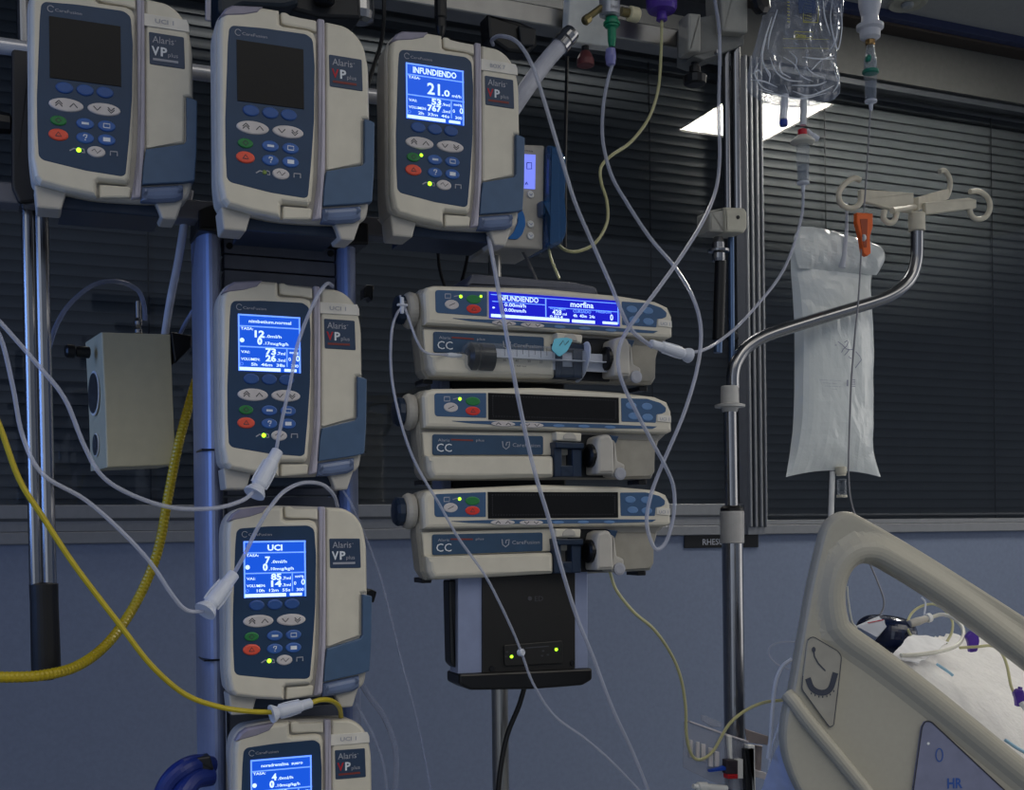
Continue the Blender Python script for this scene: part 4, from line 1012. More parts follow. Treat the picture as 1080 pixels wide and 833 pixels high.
# hanging white bag
f = Fr(0, 0, 1.475, o=Q(880, 500, 1.475))
e = empty('infusion_bag', f.o); tag(e, 'milky white infusion bag hanging from the cream hook, crossed by the bent steel arm', 'infusion bag')
MILK = clear_mat('milky_film', (232, 236, 234), .84, .16, .18, .6, bump=.2, scale=40)
pouch(f, [(834, 262, 922, 276, .35, 0), (834, 285, 919, 294, .55, 0), (836, 310, 918, 318, .8, 0), (838, 350, 919, 352, 1, 0), (838, 400, 919, 400, 1, 0), (837, 440, 919, 440, 1, 0), (834, 470, 920, 468, .8, 0), (831, 490, 924, 487, .45, 3), (829, 503, 929, 503, .1, 7)], .028, MILK, e, 'pouch', wr=.0020, ws=42)
pouch(f, [(839, 241, 915, 262, .1, 4), (832, 250, 924, 264, .8, 4), (831, 262, 927, 274, 1, 2), (834, 276, 922, 286, .8, 0), (837, 285, 918, 292, .1, 0)], .013, MILK, e, 'rolled_top', wr=.004, ws=60, dy=-.014)
lq = clear_mat('pale_liquid_tint', (206, 208, 178), .28, .4, .1)
INKB = mat('faded_ink', (120, 124, 150), .6)
mb = MB(); W_ = lambda x, y: f(855 + x / 10.41, 340 + y / 10.41, -.0315)
def hw(L, w=.0011): mb.stroke([W_(*p) for p in L], w, -.0315)
hw([(300, 210), (340, 240), (390, 290), (430, 300), (465, 295)]); hw([(370, 220), (400, 200), (412, 215), (395, 260), (360, 290), (338, 330)]); hw([(372, 360), (400, 330), (420, 300)]); hw([(495, 320), (540, 370), (556, 410), (520, 460), (490, 500)]); hw([(418, 370), (430, 390), (450, 395)]); hw([(265, 250), (285, 248)])
for k, (a, b) in enumerate(((100, 330), (135, 290), (155, 330), (235, 290))):
    z_ = 632 + k * 34
    x0_, zz_ = W_(a, z_); mb.text('solución glucosa ml' if k % 2 == 0 else 'estéril  apirógeno', x0_, zz_, .0011, w=W_(b, z_)[0] - x0_, y=-.0315)
for k in range(5): hw([(455, 630 + k * 18), (490, 630 + k * 18)], .0009)
hw([(405, 630), (405, 700)], .0022)
mb.build('faint_print', INKB, e)
mb = MB(); mb.tube([Vector(f.p3(893, 214, -.05)), Vector(f.p3(893, 240, -.03)), Vector(f.p3(891, 262, -.028)), Vector(f.p3(888, 282, -.026))], lambda t: .0022 + .003 * t * t, 10); mb.build('hanging_strap', clear_mat('strap_film', (205, 208, 220), .7, .3), e)
mb = MB(); a = Vector(f.p3(878, 497, 0)); mb.cyl(a, Vector(f.p3(876, 556, 0)), .0042, n=16); mb.build('port', MATS['white_plastic'], e)
mb = MB(); a = Vector(f.p3(887, 492, -.01)); mb.lathe([(.006, 0), (.0085, -.001), (.0085, -.010), (.0075, -.011), (.0072, -.014)], a, n=22); mb.build('port_cap', mat('cream_port', (196, 190, 172), .4), e)
e2 = empty('drip_chamber', Q(888, 524, 1.465)); tag(e2, 'small clear drip chamber under the milky white bag', 'drip chamber')
mb = MB(); mb.lathe([(.004, 0), (.0078, .001), (.0080, .003), (.0068, .004), (.0070, .026), (.006, .027)], n=22); mb.build('chamber', CLEARP, e2)
mb = MB(); mb.lathe([(.0075, -.001), (.0082, 0), (.0082, .002), (.0078, .003)], n=22); mb.build('base_ring', MATS['cream_port'], e2)

# clear bag at the top
f = Fr(0, 0, 1.40, o=Q(842, 108, 1.40))
e = empty('saline_bag', f.o); tag(e, 'clear crinkled saline bag with yellow printing and blue and red ports, top right', 'infusion bag')
FILM = clear_mat('clear_film', (165, 172, 188), .10, .05, .85, 1., bump=.8, scale=26)
pouch(f, [(822, -150, 905, -150, .2, 0), (818, -100, 900, -100, .7, 0), (812, -40, 893, -40, .8, 0), (808, 0, 890, 0, .8, 0), (800, 35, 886, 32, .9, 0), (793, 60, 881, 60, 1, 0), (789, 80, 884, 80, .9, -2), (788, 95, 886, 96, .6, -4), (798, 104, 880, 105, .15, -8)], .022, FILM, e, 'pouch', wr=.008, ws=42, cols=34, sub=8, seed=3.)
CRE = clear_mat('crease_glint', (240, 243, 250), .8, .15, .3, .8)  # pale strands stand for bright glints along the film
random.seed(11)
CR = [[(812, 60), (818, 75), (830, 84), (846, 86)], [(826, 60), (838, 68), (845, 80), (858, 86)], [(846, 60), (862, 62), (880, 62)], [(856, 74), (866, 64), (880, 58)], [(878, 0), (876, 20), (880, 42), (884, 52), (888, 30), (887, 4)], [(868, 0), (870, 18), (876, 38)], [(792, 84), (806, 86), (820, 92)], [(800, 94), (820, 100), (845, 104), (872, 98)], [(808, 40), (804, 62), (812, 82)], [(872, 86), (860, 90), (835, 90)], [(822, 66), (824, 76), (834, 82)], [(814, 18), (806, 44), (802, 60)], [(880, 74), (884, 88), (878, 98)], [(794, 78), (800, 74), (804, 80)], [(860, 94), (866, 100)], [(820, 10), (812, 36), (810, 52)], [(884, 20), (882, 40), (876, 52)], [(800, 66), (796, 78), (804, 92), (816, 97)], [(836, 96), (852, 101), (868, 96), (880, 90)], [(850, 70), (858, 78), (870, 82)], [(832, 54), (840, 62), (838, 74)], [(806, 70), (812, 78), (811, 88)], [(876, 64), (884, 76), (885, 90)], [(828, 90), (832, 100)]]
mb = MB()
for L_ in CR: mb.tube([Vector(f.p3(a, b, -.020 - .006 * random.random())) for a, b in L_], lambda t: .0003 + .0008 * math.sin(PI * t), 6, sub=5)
mb.build('crease_glints', CRE, e)['kind'] = 'stuff'
YP = mat('yellow_green_print', (190, 184, 70), .6)
mb = MB(); V_ = lambda x, y: f(780 + x / 5.2, y / 5.2, -.026)
for k in range(9):
    x0_, z0_ = V_(355, 118 - k * 16); mb.text('TPN' if k % 3 else 'NaCl', x0_, z0_, .0018, w=.012, y=-.026)
    x0_, z0_ = V_(262, 118 - k * 18); mb.stroke([(x0_, z0_), (x0_ + .004, z0_)], .001, -.026)
mb.stroke([V_(350, 122), V_(430, 124)], .0008, -.026); mb.stroke([V_(350, 30), V_(350, 122)], .0008, -.026); mb.stroke([V_(435, 30), V_(430, 122)], .0008, -.026)
x0_, z0_ = V_(308, 200); mb.text('CINTIET', x0_, z0_, .0040, w=.0180, y=-.026, bold=.03); mb.stroke([V_(302, 172), V_(402, 176), V_(400, 206), V_(302, 204), V_(302, 172)], .0007, -.026)
for yy in (212, 262): mb.stroke([V_(240, yy), V_(490, yy + 4)], .0004, -.026)
mb.build('printing', YP, e)
mb = MB(); mb.slab(f.pts([(830, 8), (848, 6), (849, 22), (831, 22)]), -.0262, -.0257, .0002); mb.build('blue_label', clear_mat('blue_film_label', (52, 78, 122), .6, .3), e)
mb = MB(); mb.cyl(Vector(f.p3(828, 100, -.01)), Vector(f.p3(826, 126, -.01)), .0052, n=18); mb.build('port', CONN, e)
mb = MB(); mb.lathe([(.005, 0), (.006, .001), (.0058, .008), (.0045, .009)], Vector(f.p3(826.5, 133, -.01)), n=20); mb.build('port_cap', mat('blue_cap', (24, 54, 150), .35), e)
mb = MB(); mb.cyl(Vector(f.p3(848, 102, -.01)), Vector(f.p3(847, 132, -.01)), .0048, n=18); mb.build('port', mat('white_port', (205, 208, 212), .4), e)
# chamber under clear bag
def chamber(px, py0, py1, y, r, label, topm, ring=None):
    o = Q(px, py1, y); H = Q(px, py0, y).z - o.z
    e = empty('drip_chamber', o); tag(e, label, 'drip chamber')
    mb = MB(); mb.lathe([(r * .35, 0), (r * .85, .003), (r * .95, H * .5), (r, H - .002), (r * .8, H)], n=26); mb.build('chamber', CLEARP, e)
    mb = MB(); mb.lathe([(r * .25, -.012), (r * .35, -.002), (r * .95, 0), (r * .95, .003)], n=20); mb.build('lower_cap', CONN, e)
    mb = MB(); mb.lathe([(r * .7, .001), (r * .8, H * .45)], n=20); mb.build('liquid', clear_mat('clear_liquid', (120, 130, 146), .35, .1), e)
    return e, H
e2, H = chamber(847, 152, 194, 1.39, .0092, 'clear drip chamber with red collar and white disc under the clear saline bag', None)
mb = MB(); mb.lathe([(.009, H - .001), (.017, H + .002), (.0175, H + .004), (.010, H + .010), (.008, H + .012)], n=28); mb.build('disc', mat('white_disc', (205, 202, 190), .4), e2)
mb = MB(); mb.lathe([(.006, H + .012), (.0065, H + .013), (.0065, H + .020), (.005, H + .021)], n=20); mb.build('collar', mat('red_plastic', (190, 24, 44), .35), e2)
mb = MB(); p = Vector((.010, -.003, H + .012)); mb.cyl(p + Vector((-.004, 0, .008)), p + Vector((.010, 0, -.001)), .0025, n=12); mb.cyl(p + Vector((.006, 0, .001)), p + Vector((.014, 0, -.003)), .0042, n=12); mb.build('vent', CONN, e2)
e2, H = chamber(918.5, 60, 108, 1.39, .0093, 'clear drip chamber with green ring and white flanged top, right of the clear bag', None)
mb = MB(); mb.lathe([(.0088, H * .62), (.0118, H * .64), (.0118, H * .70), (.0088, H * .72)], n=26); mb.build('green_ring', mat('teal_ring', (20, 120, 100), .35), e2)
mb = MB(); mb.lathe([(.0088, H * .7), (.009, H * .9), (.006, H + .012), (.0055, H + .018)], n=24); mb.build('upper_chamber', clear_mat('bubbly_film', (170, 178, 184), .3, .08, .6, .9, bump=.6), e2)
mb = MB(); mb.lathe([(.0065, H + .016), (.0072, H + .018), (.0072, H + .024), (.006, H + .025)], n=20); mb.build('metal_ring', mat('amber_metal', (150, 120, 78), .25, metal=.9), e2)
mb = MB(); mb.lathe([(.009, H + .024), (.0145, H + .028), (.015, H + .038), (.0195, H + .041), (.0195, H + .046), (.013, H + .048), (.012, H + .058), (.016, H + .075), (.017, H + .14)], n=32); mb.build('flanged_top', clear_mat('milky_top', (214, 214, 220), .8, .35), e2)
mb = MB(); mb.lathe([(.003, 0), (.0055, .001), (.0055, .006), (.003, .007)], (-.010, -.002, H * .93), (1, -.3, 0), 14); mb.build('green_plug', MATS['teal_ring'], e2)
# orange roller clamp
f = Fr(0, 0, 1.375, o=Q(910, 270, 1.375))
e = empty('roller_clamp', f.o); tag(e, 'orange roller clamp on the thin line in front of the white bag', 'tube clamp')
OR = mat('orange_plastic', (222, 98, 34), .4)
mb = MB(); mb.slab(rnd(f.pts([(901, 225), (918, 226), (918, 240), (915, 250), (916, 268), (912, 271), (908, 268), (905, 250), (901, 236)]), .0015), -.006, .003, .0015); mb.build('body', OR, e)
mb = MB(); c = f(909.5, 252); mb.lathe([(.0042, -.002), (.005, -.001), (.005, .001), (.0042, .002)], (c[0] - .003, -.006, c[1]), (1, 0, 0), 16); mb.build('roller', WHITE, e)
mb = MB(); mb.slab(f.pts([(904, 232), (912, 232), (911, 262), (908, 262)]), -.0066, -.0058, .0002); mb.build('slot', mat('orange_shade', (150, 60, 22), .5), e)  # shade inside the slot coloured in as a darker orange plate

# ------------------------------------------------------------------ tubing
TR = .0024
CT = 'tube'
wtube('drip_line', [(520, 47, 1.33), (519, 42, 1.30), (528, 38, 1.27), (545, 44, 1.25), (560, 66, 1.24), (572, 100, 1.24), (590, 160, 1.235), (606, 212, 1.23), (622, 250, 1.23), (644, 300, 1.225), (664, 345, 1.22), (688, 366, 1.22)], TR, TUBE, 'clear line arching over the lit top row pump and down to the milky connector', CT, group='clear infusion lines')
wtube('drip_line', [(646, 68, 1.38), (641, 85, 1.375), (636, 115, 1.37), (636, 150, 1.36), (645, 185, 1.34), (660, 212, 1.32), (685, 250, 1.29), (712, 282, 1.27), (730, 312, 1.25), (739, 345, 1.24), (736, 385, 1.235), (722, 434, 1.23), (701, 484, 1.23), (687, 520, 1.23), (682, 550, 1.23), (688, 574, 1.23), (695, 579, 1.23), (704, 568, 1.23), (711, 540, 1.228), (710, 512, 1.226), (700, 488, 1.222), (690, 470, 1.22), (671, 434, 1.215), (656, 402, 1.215), (652, 375, 1.215), (661, 349, 1.215), (693, 306, 1.22), (720, 268, 1.24), (742, 232, 1.27), (755, 200, 1.31), (759, 165, 1.34), (758, 120, 1.36), (759, 40, 1.37), (754, 0, 1.37), (750, -40, 1.37)], TR * .98, TUBE, 'long clear line looping from the green outlet past the syringe pumps and up the rods', CT, group='clear infusion lines')
wtube('feeding_tube', [(698, 22, 1.40), (697, 60, 1.395), (694, 95, 1.39), (684, 125, 1.39), (665, 150, 1.385), (645, 164, 1.38), (634, 176, 1.38), (634, 192, 1.38), (640, 212, 1.38), (640, 235, 1.38), (628, 256, 1.38), (610, 265, 1.38), (597, 264, 1.385), (589, 258, 1.40)], .0021, TUBEY, 'straw coloured tube from the purple cap winding down to the feeding pump', CT, group='straw coloured feeding tubes')
wtube('drip_line', [(515, 250, 1.225), (518, 264, 1.215), (526, 308, 1.205), (534, 352, 1.2), (543, 402, 1.2), (556, 465, 1.205), (566, 505, 1.21), (579, 548, 1.215), (592, 598, 1.22), (608, 650, 1.23), (625, 692, 1.24), (645, 745, 1.25), (668, 795, 1.26), (690, 850, 1.26)], TR, TUBE, 'clear line from the lit top row pump falling diagonally across all syringe pumps', CT, group='clear infusion lines')
l6 = wtube('drip_line', [(428, 322, 1.262), (419, 330, 1.25), (413, 352, 1.24), (413, 396, 1.235), (423, 446, 1.225), (439, 490, 1.22), (463, 531, 1.215), (484, 568, 1.212), (513, 609, 1.215), (538, 659, 1.23), (550, 688, 1.24), (562, 720, 1.245), (584, 754, 1.25), (616, 778, 1.25), (647, 805, 1.25), (685, 845, 1.25)], .0015, TUBE, 'thin clear line falling from the top knob past the black power box', CT, group='clear infusion lines')
mb = MB(); mb.lathe([(.003, -.004), (.0045, -.002), (.0045, .002), (.003, .004)], Q(549.5, 688, 1.24) - l6.location, (.3, -1, 0), 14); mb.build('injection_port', CONN, l6)
wtube('extension_line', [(422, 312, 1.245), (429, 330, 1.235), (440, 360, 1.225), (450, 372, 1.23), (470, 374, 1.25), (484, 375, 1.253)], .0014, TUBE, 'short thin line from the loaded syringe tip round the side knob', CT)
mb = MB(); o = Q(424, 322, 1.235); mb.slab(rnd([(-.002, -.009), (.002, -.009), (.002, .009), (-.002, .009)], .001), -.002, .002, .001); mb.slab(rnd([(-.006, -.001), (.006, -.001), (.006, .0015), (-.006, .0015)], .0008), -.003, .001, .001)
tag(mb.build('line_clip', CONN, loc=o), 'little milky clip on the side knob of the top syringe pump', 'clip')
wtube('feeding_tube', [(643, 602, 1.26), (650, 622, 1.26), (668, 645, 1.27), (690, 664, 1.28), (708, 690, 1.3), (718, 715, 1.31), (723, 745, 1.32), (724, 775, 1.33), (729, 795, 1.34), (738, 801, 1.345), (752, 792, 1.35), (768, 765, 1.35), (785, 750, 1.35), (805, 741, 1.34), (828, 738, 1.3)], .0021, TUBEY, 'straw coloured tube from the lowest syringe pump dipping into the clear holder', CT, group='straw coloured feeding tubes')
wtube('drip_line', [(847, 198, 1.39), (846, 225, 1.39), (836, 262, 1.385), (822, 292, 1.375), (800, 320, 1.36), (778, 344, 1.33), (758, 360, 1.3), (742, 369, 1.26), (726, 372, 1.23)], .0021, TUBE, 'clear line from the chamber under the saline bag across to the milky connector', CT, group='clear infusion lines')
wtube('drip_line', [(918, 116, 1.39), (915, 170, 1.385), (911, 225, 1.378), (909, 250, 1.376), (908, 272, 1.372), (905, 320, 1.37), (902, 350, 1.37), (898, 400, 1.38), (896, 450, 1.39), (895, 500, 1.39), (898, 530, 1.38), (908, 560, 1.34), (916, 590, 1.3), (925, 612, 1.28), (932, 632, 1.27), (930, 645, 1.27), (920, 655, 1.27), (908, 664, 1.27)], .0013, mat('grey_line', (130, 130, 136), .4), 'thin grey line from the flanged chamber through the orange clamp behind the bed rail', CT, group='clear infusion lines')
wtube('drip_line', [(-12, 328, 1.18), (5, 345, 1.18), (40, 385, 1.18), (68, 420, 1.18), (88, 468, 1.18), (106, 500, 1.18), (135, 520, 1.18), (180, 535, 1.18), (225, 536, 1.18), (255, 528, 1.19), (267, 519, 1.20)], .0021, TUBE, 'upper clear line sweeping in from the left edge to a connector', CT, group='clear infusion lines')
wtube('drip_line', [(-12, 335, 1.2), (2, 360, 1.2), (14, 410, 1.2), (24, 460, 1.2), (45, 500, 1.19), (90, 527, 1.19), (130, 562, 1.185), (160, 595, 1.185), (180, 625, 1.185), (196, 643, 1.19), (214, 645, 1.20)], .0021, TUBE, 'lower clear line from the left edge to the UCI pump connector', CT, group='clear infusion lines')
wtube('drip_line', [(291, 476, 1.225), (298, 440, 1.225), (307, 400, 1.225), (312, 370, 1.225), (322, 340, 1.225), (335, 312, 1.225), (345, 299, 1.235), (351, 302, 1.27)], .0019, TUBE, 'short clear line crossing the display of the pump reading 12.0', CT, group='clear infusion lines')
wtube('drip_line', [(246, 606, 1.225), (258, 585, 1.22), (270, 560, 1.22), (285, 535, 1.22), (300, 518, 1.23), (320, 509, 1.24), (340, 511, 1.25), (352, 522, 1.26), (356, 534, 1.28)], .0021, TUBE, 'short clear line arching over the top left of the UCI pump', CT, group='clear infusion lines')
YEL = mat('yellow_tube', (178, 160, 34), .35)
wtube('yellow_line', [(-14, 420, 1.19), (0, 450, 1.19), (20, 505, 1.19), (45, 545, 1.19), (80, 598, 1.19), (128, 661, 1.19), (160, 702, 1.19), (195, 732, 1.195), (230, 745, 1.2), (262, 750, 1.21), (288, 751, 1.215)], .0027, YEL, 'thin yellow line falling from the left edge to the connector above the lowest pump', CT)
wtube('yellow_line', [(326, 742, 1.225), (338, 738, 1.23), (350, 739, 1.24), (358, 746, 1.26), (360, 758, 1.29)], .0027, YEL, 'short yellow line from the connector into the top of the lowest pump', CT)
def ribbed(name, P, r, m, label):
    W = [Q(a, b, y) for a, b, y in P]; o = W[0]; C_ = catmull([w - o for w in W], 40)
    mb = MB(); n_ = len(C_)
    # resample evenly
    L_ = [0]
    for a, b in zip(C_, C_[1:]): L_.append(L_[-1] + (b - a).length)
    tot = L_[-1]; K_ = int(tot / .0012); pts = []; i = 0
    for k in range(K_):
        d = tot * k / (K_ - 1)
        while i < n_ - 2 and L_[i + 1] < d: i += 1
        t = (d - L_[i]) / max(1e-9, L_[i + 1] - L_[i]); pts.append(C_[i].lerp(C_[i + 1], t))
    mb.tube(pts, lambda t: r * (1 + .06 * math.sin(t * (K_ - 1) * PI / 2)), 12, smooth=False)
    return tag(mb.build(name, m, loc=o, sharp=180), label, 'hose')
ribbed('yellow_hose', [(-16, 713, 1.30), (10, 714, 1.30), (45, 712, 1.31), (80, 703, 1.34), (110, 682, 1.38), (135, 650, 1.41), (155, 612, 1.43), (168, 575, 1.44), (178, 520, 1.45), (188, 470, 1.46), (200, 425, 1.48), (212, 385, 1.48)], .0056, mat('yellow_hose', (170, 150, 20), .35), 'thick ribbed yellow hose curving up from the left edge behind the beige box')
wtube('suction_hose', [(200, 200, 1.36), (195, 232, 1.37), (188, 275, 1.40), (180, 315, 1.43), (174, 352, 1.47)], .0045, MATS['white_hose'], 'pale hose running from under the first pump down to the beige box', 'hose', 14)
wtube('air_line', [(190, 352, 1.5), (196, 340, 1.49), (205, 326, 1.48), (215, 316, 1.46)], .0025, ALU, 'short blue grey line between the beige box and the column', CT)
wtube('air_line', [(153, 338, 1.48), (152, 322, 1.48), (145, 306, 1.48), (125, 297, 1.47), (100, 300, 1.46), (76, 318, 1.44), (60, 342, 1.42), (50, 375, 1.41), (46, 410, 1.40)], .0026, TUBEF, 'faint clear loop from the top of the beige box towards the chrome pole', CT)
wtube('drip_line', [(356, 510, 1.27), (370, 530, 1.26), (385, 565, 1.27), (400, 605, 1.27), (412, 650, 1.27), (424, 700, 1.27), (440, 760, 1.27), (458, 850, 1.27)], .0012, TUBEF, 'faint thin line falling between the pump column and the syringe pumps', CT, group='clear infusion lines')
wtube('air_line', [(380, 720, 1.33), (392, 738, 1.33), (405, 756, 1.33), (416, 785, 1.33), (418, 815, 1.33), (414, 850, 1.33)], .0034, TUBEF, 'bluish clear hose curving down right of the UCI pump', CT)
wtube('drip_line', [(375, 742, 1.28), (392, 772, 1.28), (404, 805, 1.28), (410, 850, 1.28)], .0016, TUBEF, 'thin faint line beside the lowest pump of the column', CT, group='clear infusion lines')
CAB = mat('black_cable', (14, 14, 16), .45)
wtube('power_cable', [(404, -20, 1.40), (405, 15, 1.40), (402, 45, 1.39), (394, 70, 1.38), (387, 95, 1.37), (384, 130, 1.36)], .0026, CAB, 'black cable hanging between the second and third top row pumps', 'cable', group='black cables')
wtube('power_cable', [(554, 722, 1.38), (547, 745, 1.38), (535, 775, 1.38), (528, 810, 1.38), (524, 850, 1.38)], .0034, CAB, 'black cable leaving the bottom of the black power box', 'cable', group='black cables')
wtube('power_cable', [(463, 240, 1.36), (462, 262, 1.37), (464, 285, 1.39), (470, 305, 1.41)], .0022, CAB, 'left black cable above the syringe pump stack', 'cable', group='black cables')
wtube('power_cable', [(497, 245, 1.36), (494, 265, 1.38), (490, 285, 1.40), (486, 300, 1.41)], .0022, CAB, 'right black cable above the syringe pump stack', 'cable', group='black cables')
wtube('feeding_tube', [(578, 260, 1.37), (582, 275, 1.36), (590, 294, 1.35)], .0018, TUBEY, 'short straw coloured tube below the door of the feeding pump', CT, group='straw coloured feeding tubes')
wtube('grey_cable', [(550, 262, 1.38), (558, 278, 1.38), (566, 296, 1.36)], .0022, mat('grey_cable', (96, 96, 98), .5), 'short grey cable below the feeding pump', 'cable')
wtube('blind_pull_cord', [(598, 60, 1.62), (597, 110, 1.62), (596, 170, 1.62), (596, 262, 1.62)], .0028, CAB, 'dark vertical cable hanging behind the straw coloured tube', 'cable')
mb = MB(); mb.lathe([(.0022, 0), (.004, .004), (.0062, .012), (.0062, .022), (.0075, .024), (.0075, .05)], n=14); tag(mb.build('power_plug', BLACK, loc=Q(465, 40, 1.32)), 'black plug going into the top of the lit top row pump', 'plug')

# milky connectors
def connector(a, b, y0, y1, r, label):
    A_, B_ = Q(*a, y0), Q(*b, y1); L_ = (B_ - A_).length; d = (B_ - A_)
    e = empty('luer_connector', A_); tag(e, label, 'connector', 'milky luer connectors on the lines')
    mb = MB(); mb.lathe([(r * .5, 0), (r * .75, .001), (r * .8, L_ * .25), (r * .92, L_ * .3), (r, L_ * .78), (r * .85, L_ * .85)], (0, 0, 0), d, 18); bd = mb.build('body', CONN, e)
    mb = MB(); mb.lathe([(r * .9, L_ * .84), (r * 1.35, L_ * .95), (r * 1.4, L_)], (0, 0, 0), d, 18); mb.build('flare', CONN, e)
    u = d.normalized(); v = Vector((0, -1, 0)); w_ = u.cross(v).normalized()
    mb = MB()
    for s in (-1, 1): mb.tube([u * L_ * .3 + w_ * r * .98 * s, u * L_ * .6 + w_ * r * 1.1 * s, u * L_ * .8 + w_ * r * 1.05 * s], r * .12, 6)
    mb.build('wings', CONN, bd)
connector((686, 362), (727, 375), 1.22, 1.235, .0065, 'milky connector in front of the right end of the top syringe pump')
connector((293, 475), (268, 521), 1.222, 1.205, .0080, 'milky connector at the bottom of the pump reading 12.0')
connector((247, 605), (216, 645), 1.222, 1.20, .0082, 'milky connector at the left edge of the UCI pump')
connector((329, 741), (286, 753), 1.222, 1.215, .0068, 'milky connector on the yellow line above the lowest pump')

# white tape scrap at top left, clamp bits on top
f = Fr(0, 0, 1.42, o=Q(220, 20, 1.42))
mb = MB(); mb.slab(f.pts([(217, -30), (229, -30), (230, 22), (217, 21)]), 0, .004, .0006); tag(mb.build('white_card', mat('white_card', (200, 196, 204), .6), loc=f.o), 'white card edge showing left of the middle top row pump', 'card')
f = Fr(0, 0, 1.32, o=Q(300, 12, 1.32))
e = empty('hose_reel_clamp', f.o); tag(e, 'dark clamp assembly above the middle top row pump', 'clamp')
mb = MB(); mb.slab(rnd(f.pts([(229, -40), (308, -40), (316, 4), (300, 8), (255, 6), (236, 18), (229, 12)]), .004), 0, .05, .005); mb.build('clamp_body', mat('teal_black', (22, 34, 46), .4), e)
mb = MB(); mb.slab(rnd(f.pts([(300, -40), (380, -40), (384, 16), (340, 14), (310, 6)]), .004), .01, .05, .004); mb.build('clamp_plate', DARK, e)
mb = MB(); c = f(342, 4); mb.lathe([(.010, 0), (.012, .002), (.012, .03)], (c[0], .0, c[1]), n=22); mb.build('black_boss', BLACK, e)
mb = MB(); c = f(388, 14); mb.lathe([(.008, 0), (.015, .003), (.016, .012), (.015, .035)], (c[0], .03, c[1]), n=26); mb.build('chrome_boss', CHROME, e)

# ------------------------------------------------------------------ hospital bed
BF = Fr(0, 0, rz=-.33, o=CAM + (FWD + RT * ((850 - PX0) / FPX) + UP * ((PY0 - 800) / FPX)) * 1.22)
bed = empty('hospital_bed', BF.o, BF.rz); tag(bed, 'hospital bed with thick cream side rail filling the lower right corner', 'bed')
RB_ = lambda L: [Vector(v) for v in BF.pts(L, 700, 530, 2.75)]
def resample(P, step, closed=True):
    P = catmull([Vector((p[0], p[1], 0)) for p in ([P[-1]] + list(P) + [P[0], P[1]])], 8)[8:-8] if closed else P
    out = [P[0]]; acc = 0
    for a, b in zip(P, P[1:]):
        d = (b - a).length
        while acc + d >= step:
            t = (step - acc) / d; a = a.lerp(b, t); out.append(a); d = (b - a).length; acc = 0
        acc += d
    if closed and (out[-1] - out[0]).length < step * .5: out.pop()
    return [(p.x, p.y) for p in out]
outer = resample(RB_([(360, 540), (385, 400), (410, 260), (438, 135), (456, 72), (486, 36), (525, 25), (570, 42), (760, 152), (1045, 333), (1250, 465), (1340, 560), (1340, 760), (1340, 1000), (1000, 1080), (700, 1080), (480, 1020), (385, 840), (350, 760), (336, 690), (341, 610)]), .004)
hole = resample(RB_([(545, 354), (527, 322), (521, 262), (532, 214), (553, 185), (582, 177), (628, 194), (800, 302), (1045, 487), (1180, 590), (1210, 660), (1200, 850), (1150, 825), (1045, 744), (800, 545), (640, 422)]), .004)
def inside(p, poly):
    c = False; x, y = p; j = len(poly) - 1
    for i in range(len(poly)):
        xi, yi = poly[i]; xj, yj = poly[j]
        if (yi > y) != (yj > y) and x < (xj - xi) * (y - yi) / (yj - yi) + xi: c = not c
        j = i
    return c
def dist(p, poly):
    m = 1e9; x, y = p
    for i in range(len(poly)):
        ax, ay = poly[i - 1]; bx, by = poly[i]; dx, dy = bx - ax, by - ay
        t = max(0, min(1, ((x - ax) * dx + (y - ay) * dy) / (dx * dx + dy * dy + 1e-12)))
        d = (x - ax - dx * t) ** 2 + (y - ay - dy * t) ** 2
        if d < m: m = d
    return math.sqrt(m)
pts = [Vector(p) for p in outer] + [Vector(p) for p in hole]
no, nh = len(outer), len(hole)
edges = [(i, (i + 1) % no) for i in range(no)] + [(no + i, no + (i + 1) % nh) for i in range(nh)]
if area2(outer) < 0: outer = outer[::-1]
ho = hole if area2(hole) > 0 else hole[::-1]
for ins in (.0006, .002, .0042, .007, .0102, .0138, .0176, .022, .0275, .0335):
    for q in (inset(outer, ins) if ins < .02 else []):
        if inside(q, outer) and dist(q, outer) > ins * .93 and dist(q, ho) > .0175: pts.append(Vector(q))
    for q in inset(ho, -ins):
        if not inside(q, ho) and inside(q, outer) and dist(q, ho) > ins * .93 and dist(q, outer) > min(ins, .017): pts.append(Vector(q))
xs = [p[0] for p in outer]; zs = [p[1] for p in outer]
x = min(xs)
while x < max(xs):
    z = min(zs)
    while z < max(zs):
        if z > -.09 or True:
            q = (x + random.uniform(-.0004, .0004), z + random.uniform(-.0004, .0004))
            if inside(q, outer) and not inside(q, ho):
                if dist(q, outer) > .020 and dist(q, ho) > .036: pts.append(Vector(q))
        z += .0045
    x += .0045
vo, eo, fo, *_r = delaunay_2d_cdt(pts, edges, [], 1, 1e-6)
def rdome(d, R_): return math.sqrt(max(0, 1 - (1 - min(d, R_) / R_) ** 2))
def sst(a, b, t):
    t = max(0, min(1, (t - a) / (b - a))); return t * t * (3 - 2 * t)
mb = MB(); bm = mb.bm
A_, B_ = [], []
for v in vo:
    p = (v.x, v.y); do, dh = dist(p, outer), dist(p, ho)
    if do < 1e-5 or dh < 1e-5: h = 0
    else:
        h = .021 * rdome(do, .018)
        hh = .023 * rdome(dh, .014)
        if dh > .014: hh = .023 - .011 * sst(.013, .034, dh)
        kk = .0016; h = max(.0002, -kk * math.log(math.exp(-h / kk) + math.exp(-hh / kk)) + .0004)
    A_.append(bm.verts.new((v.x, -h, v.y))); B_.append(A_[-1] if h == 0 else bm.verts.new((v.x, h * .8, v.y)))
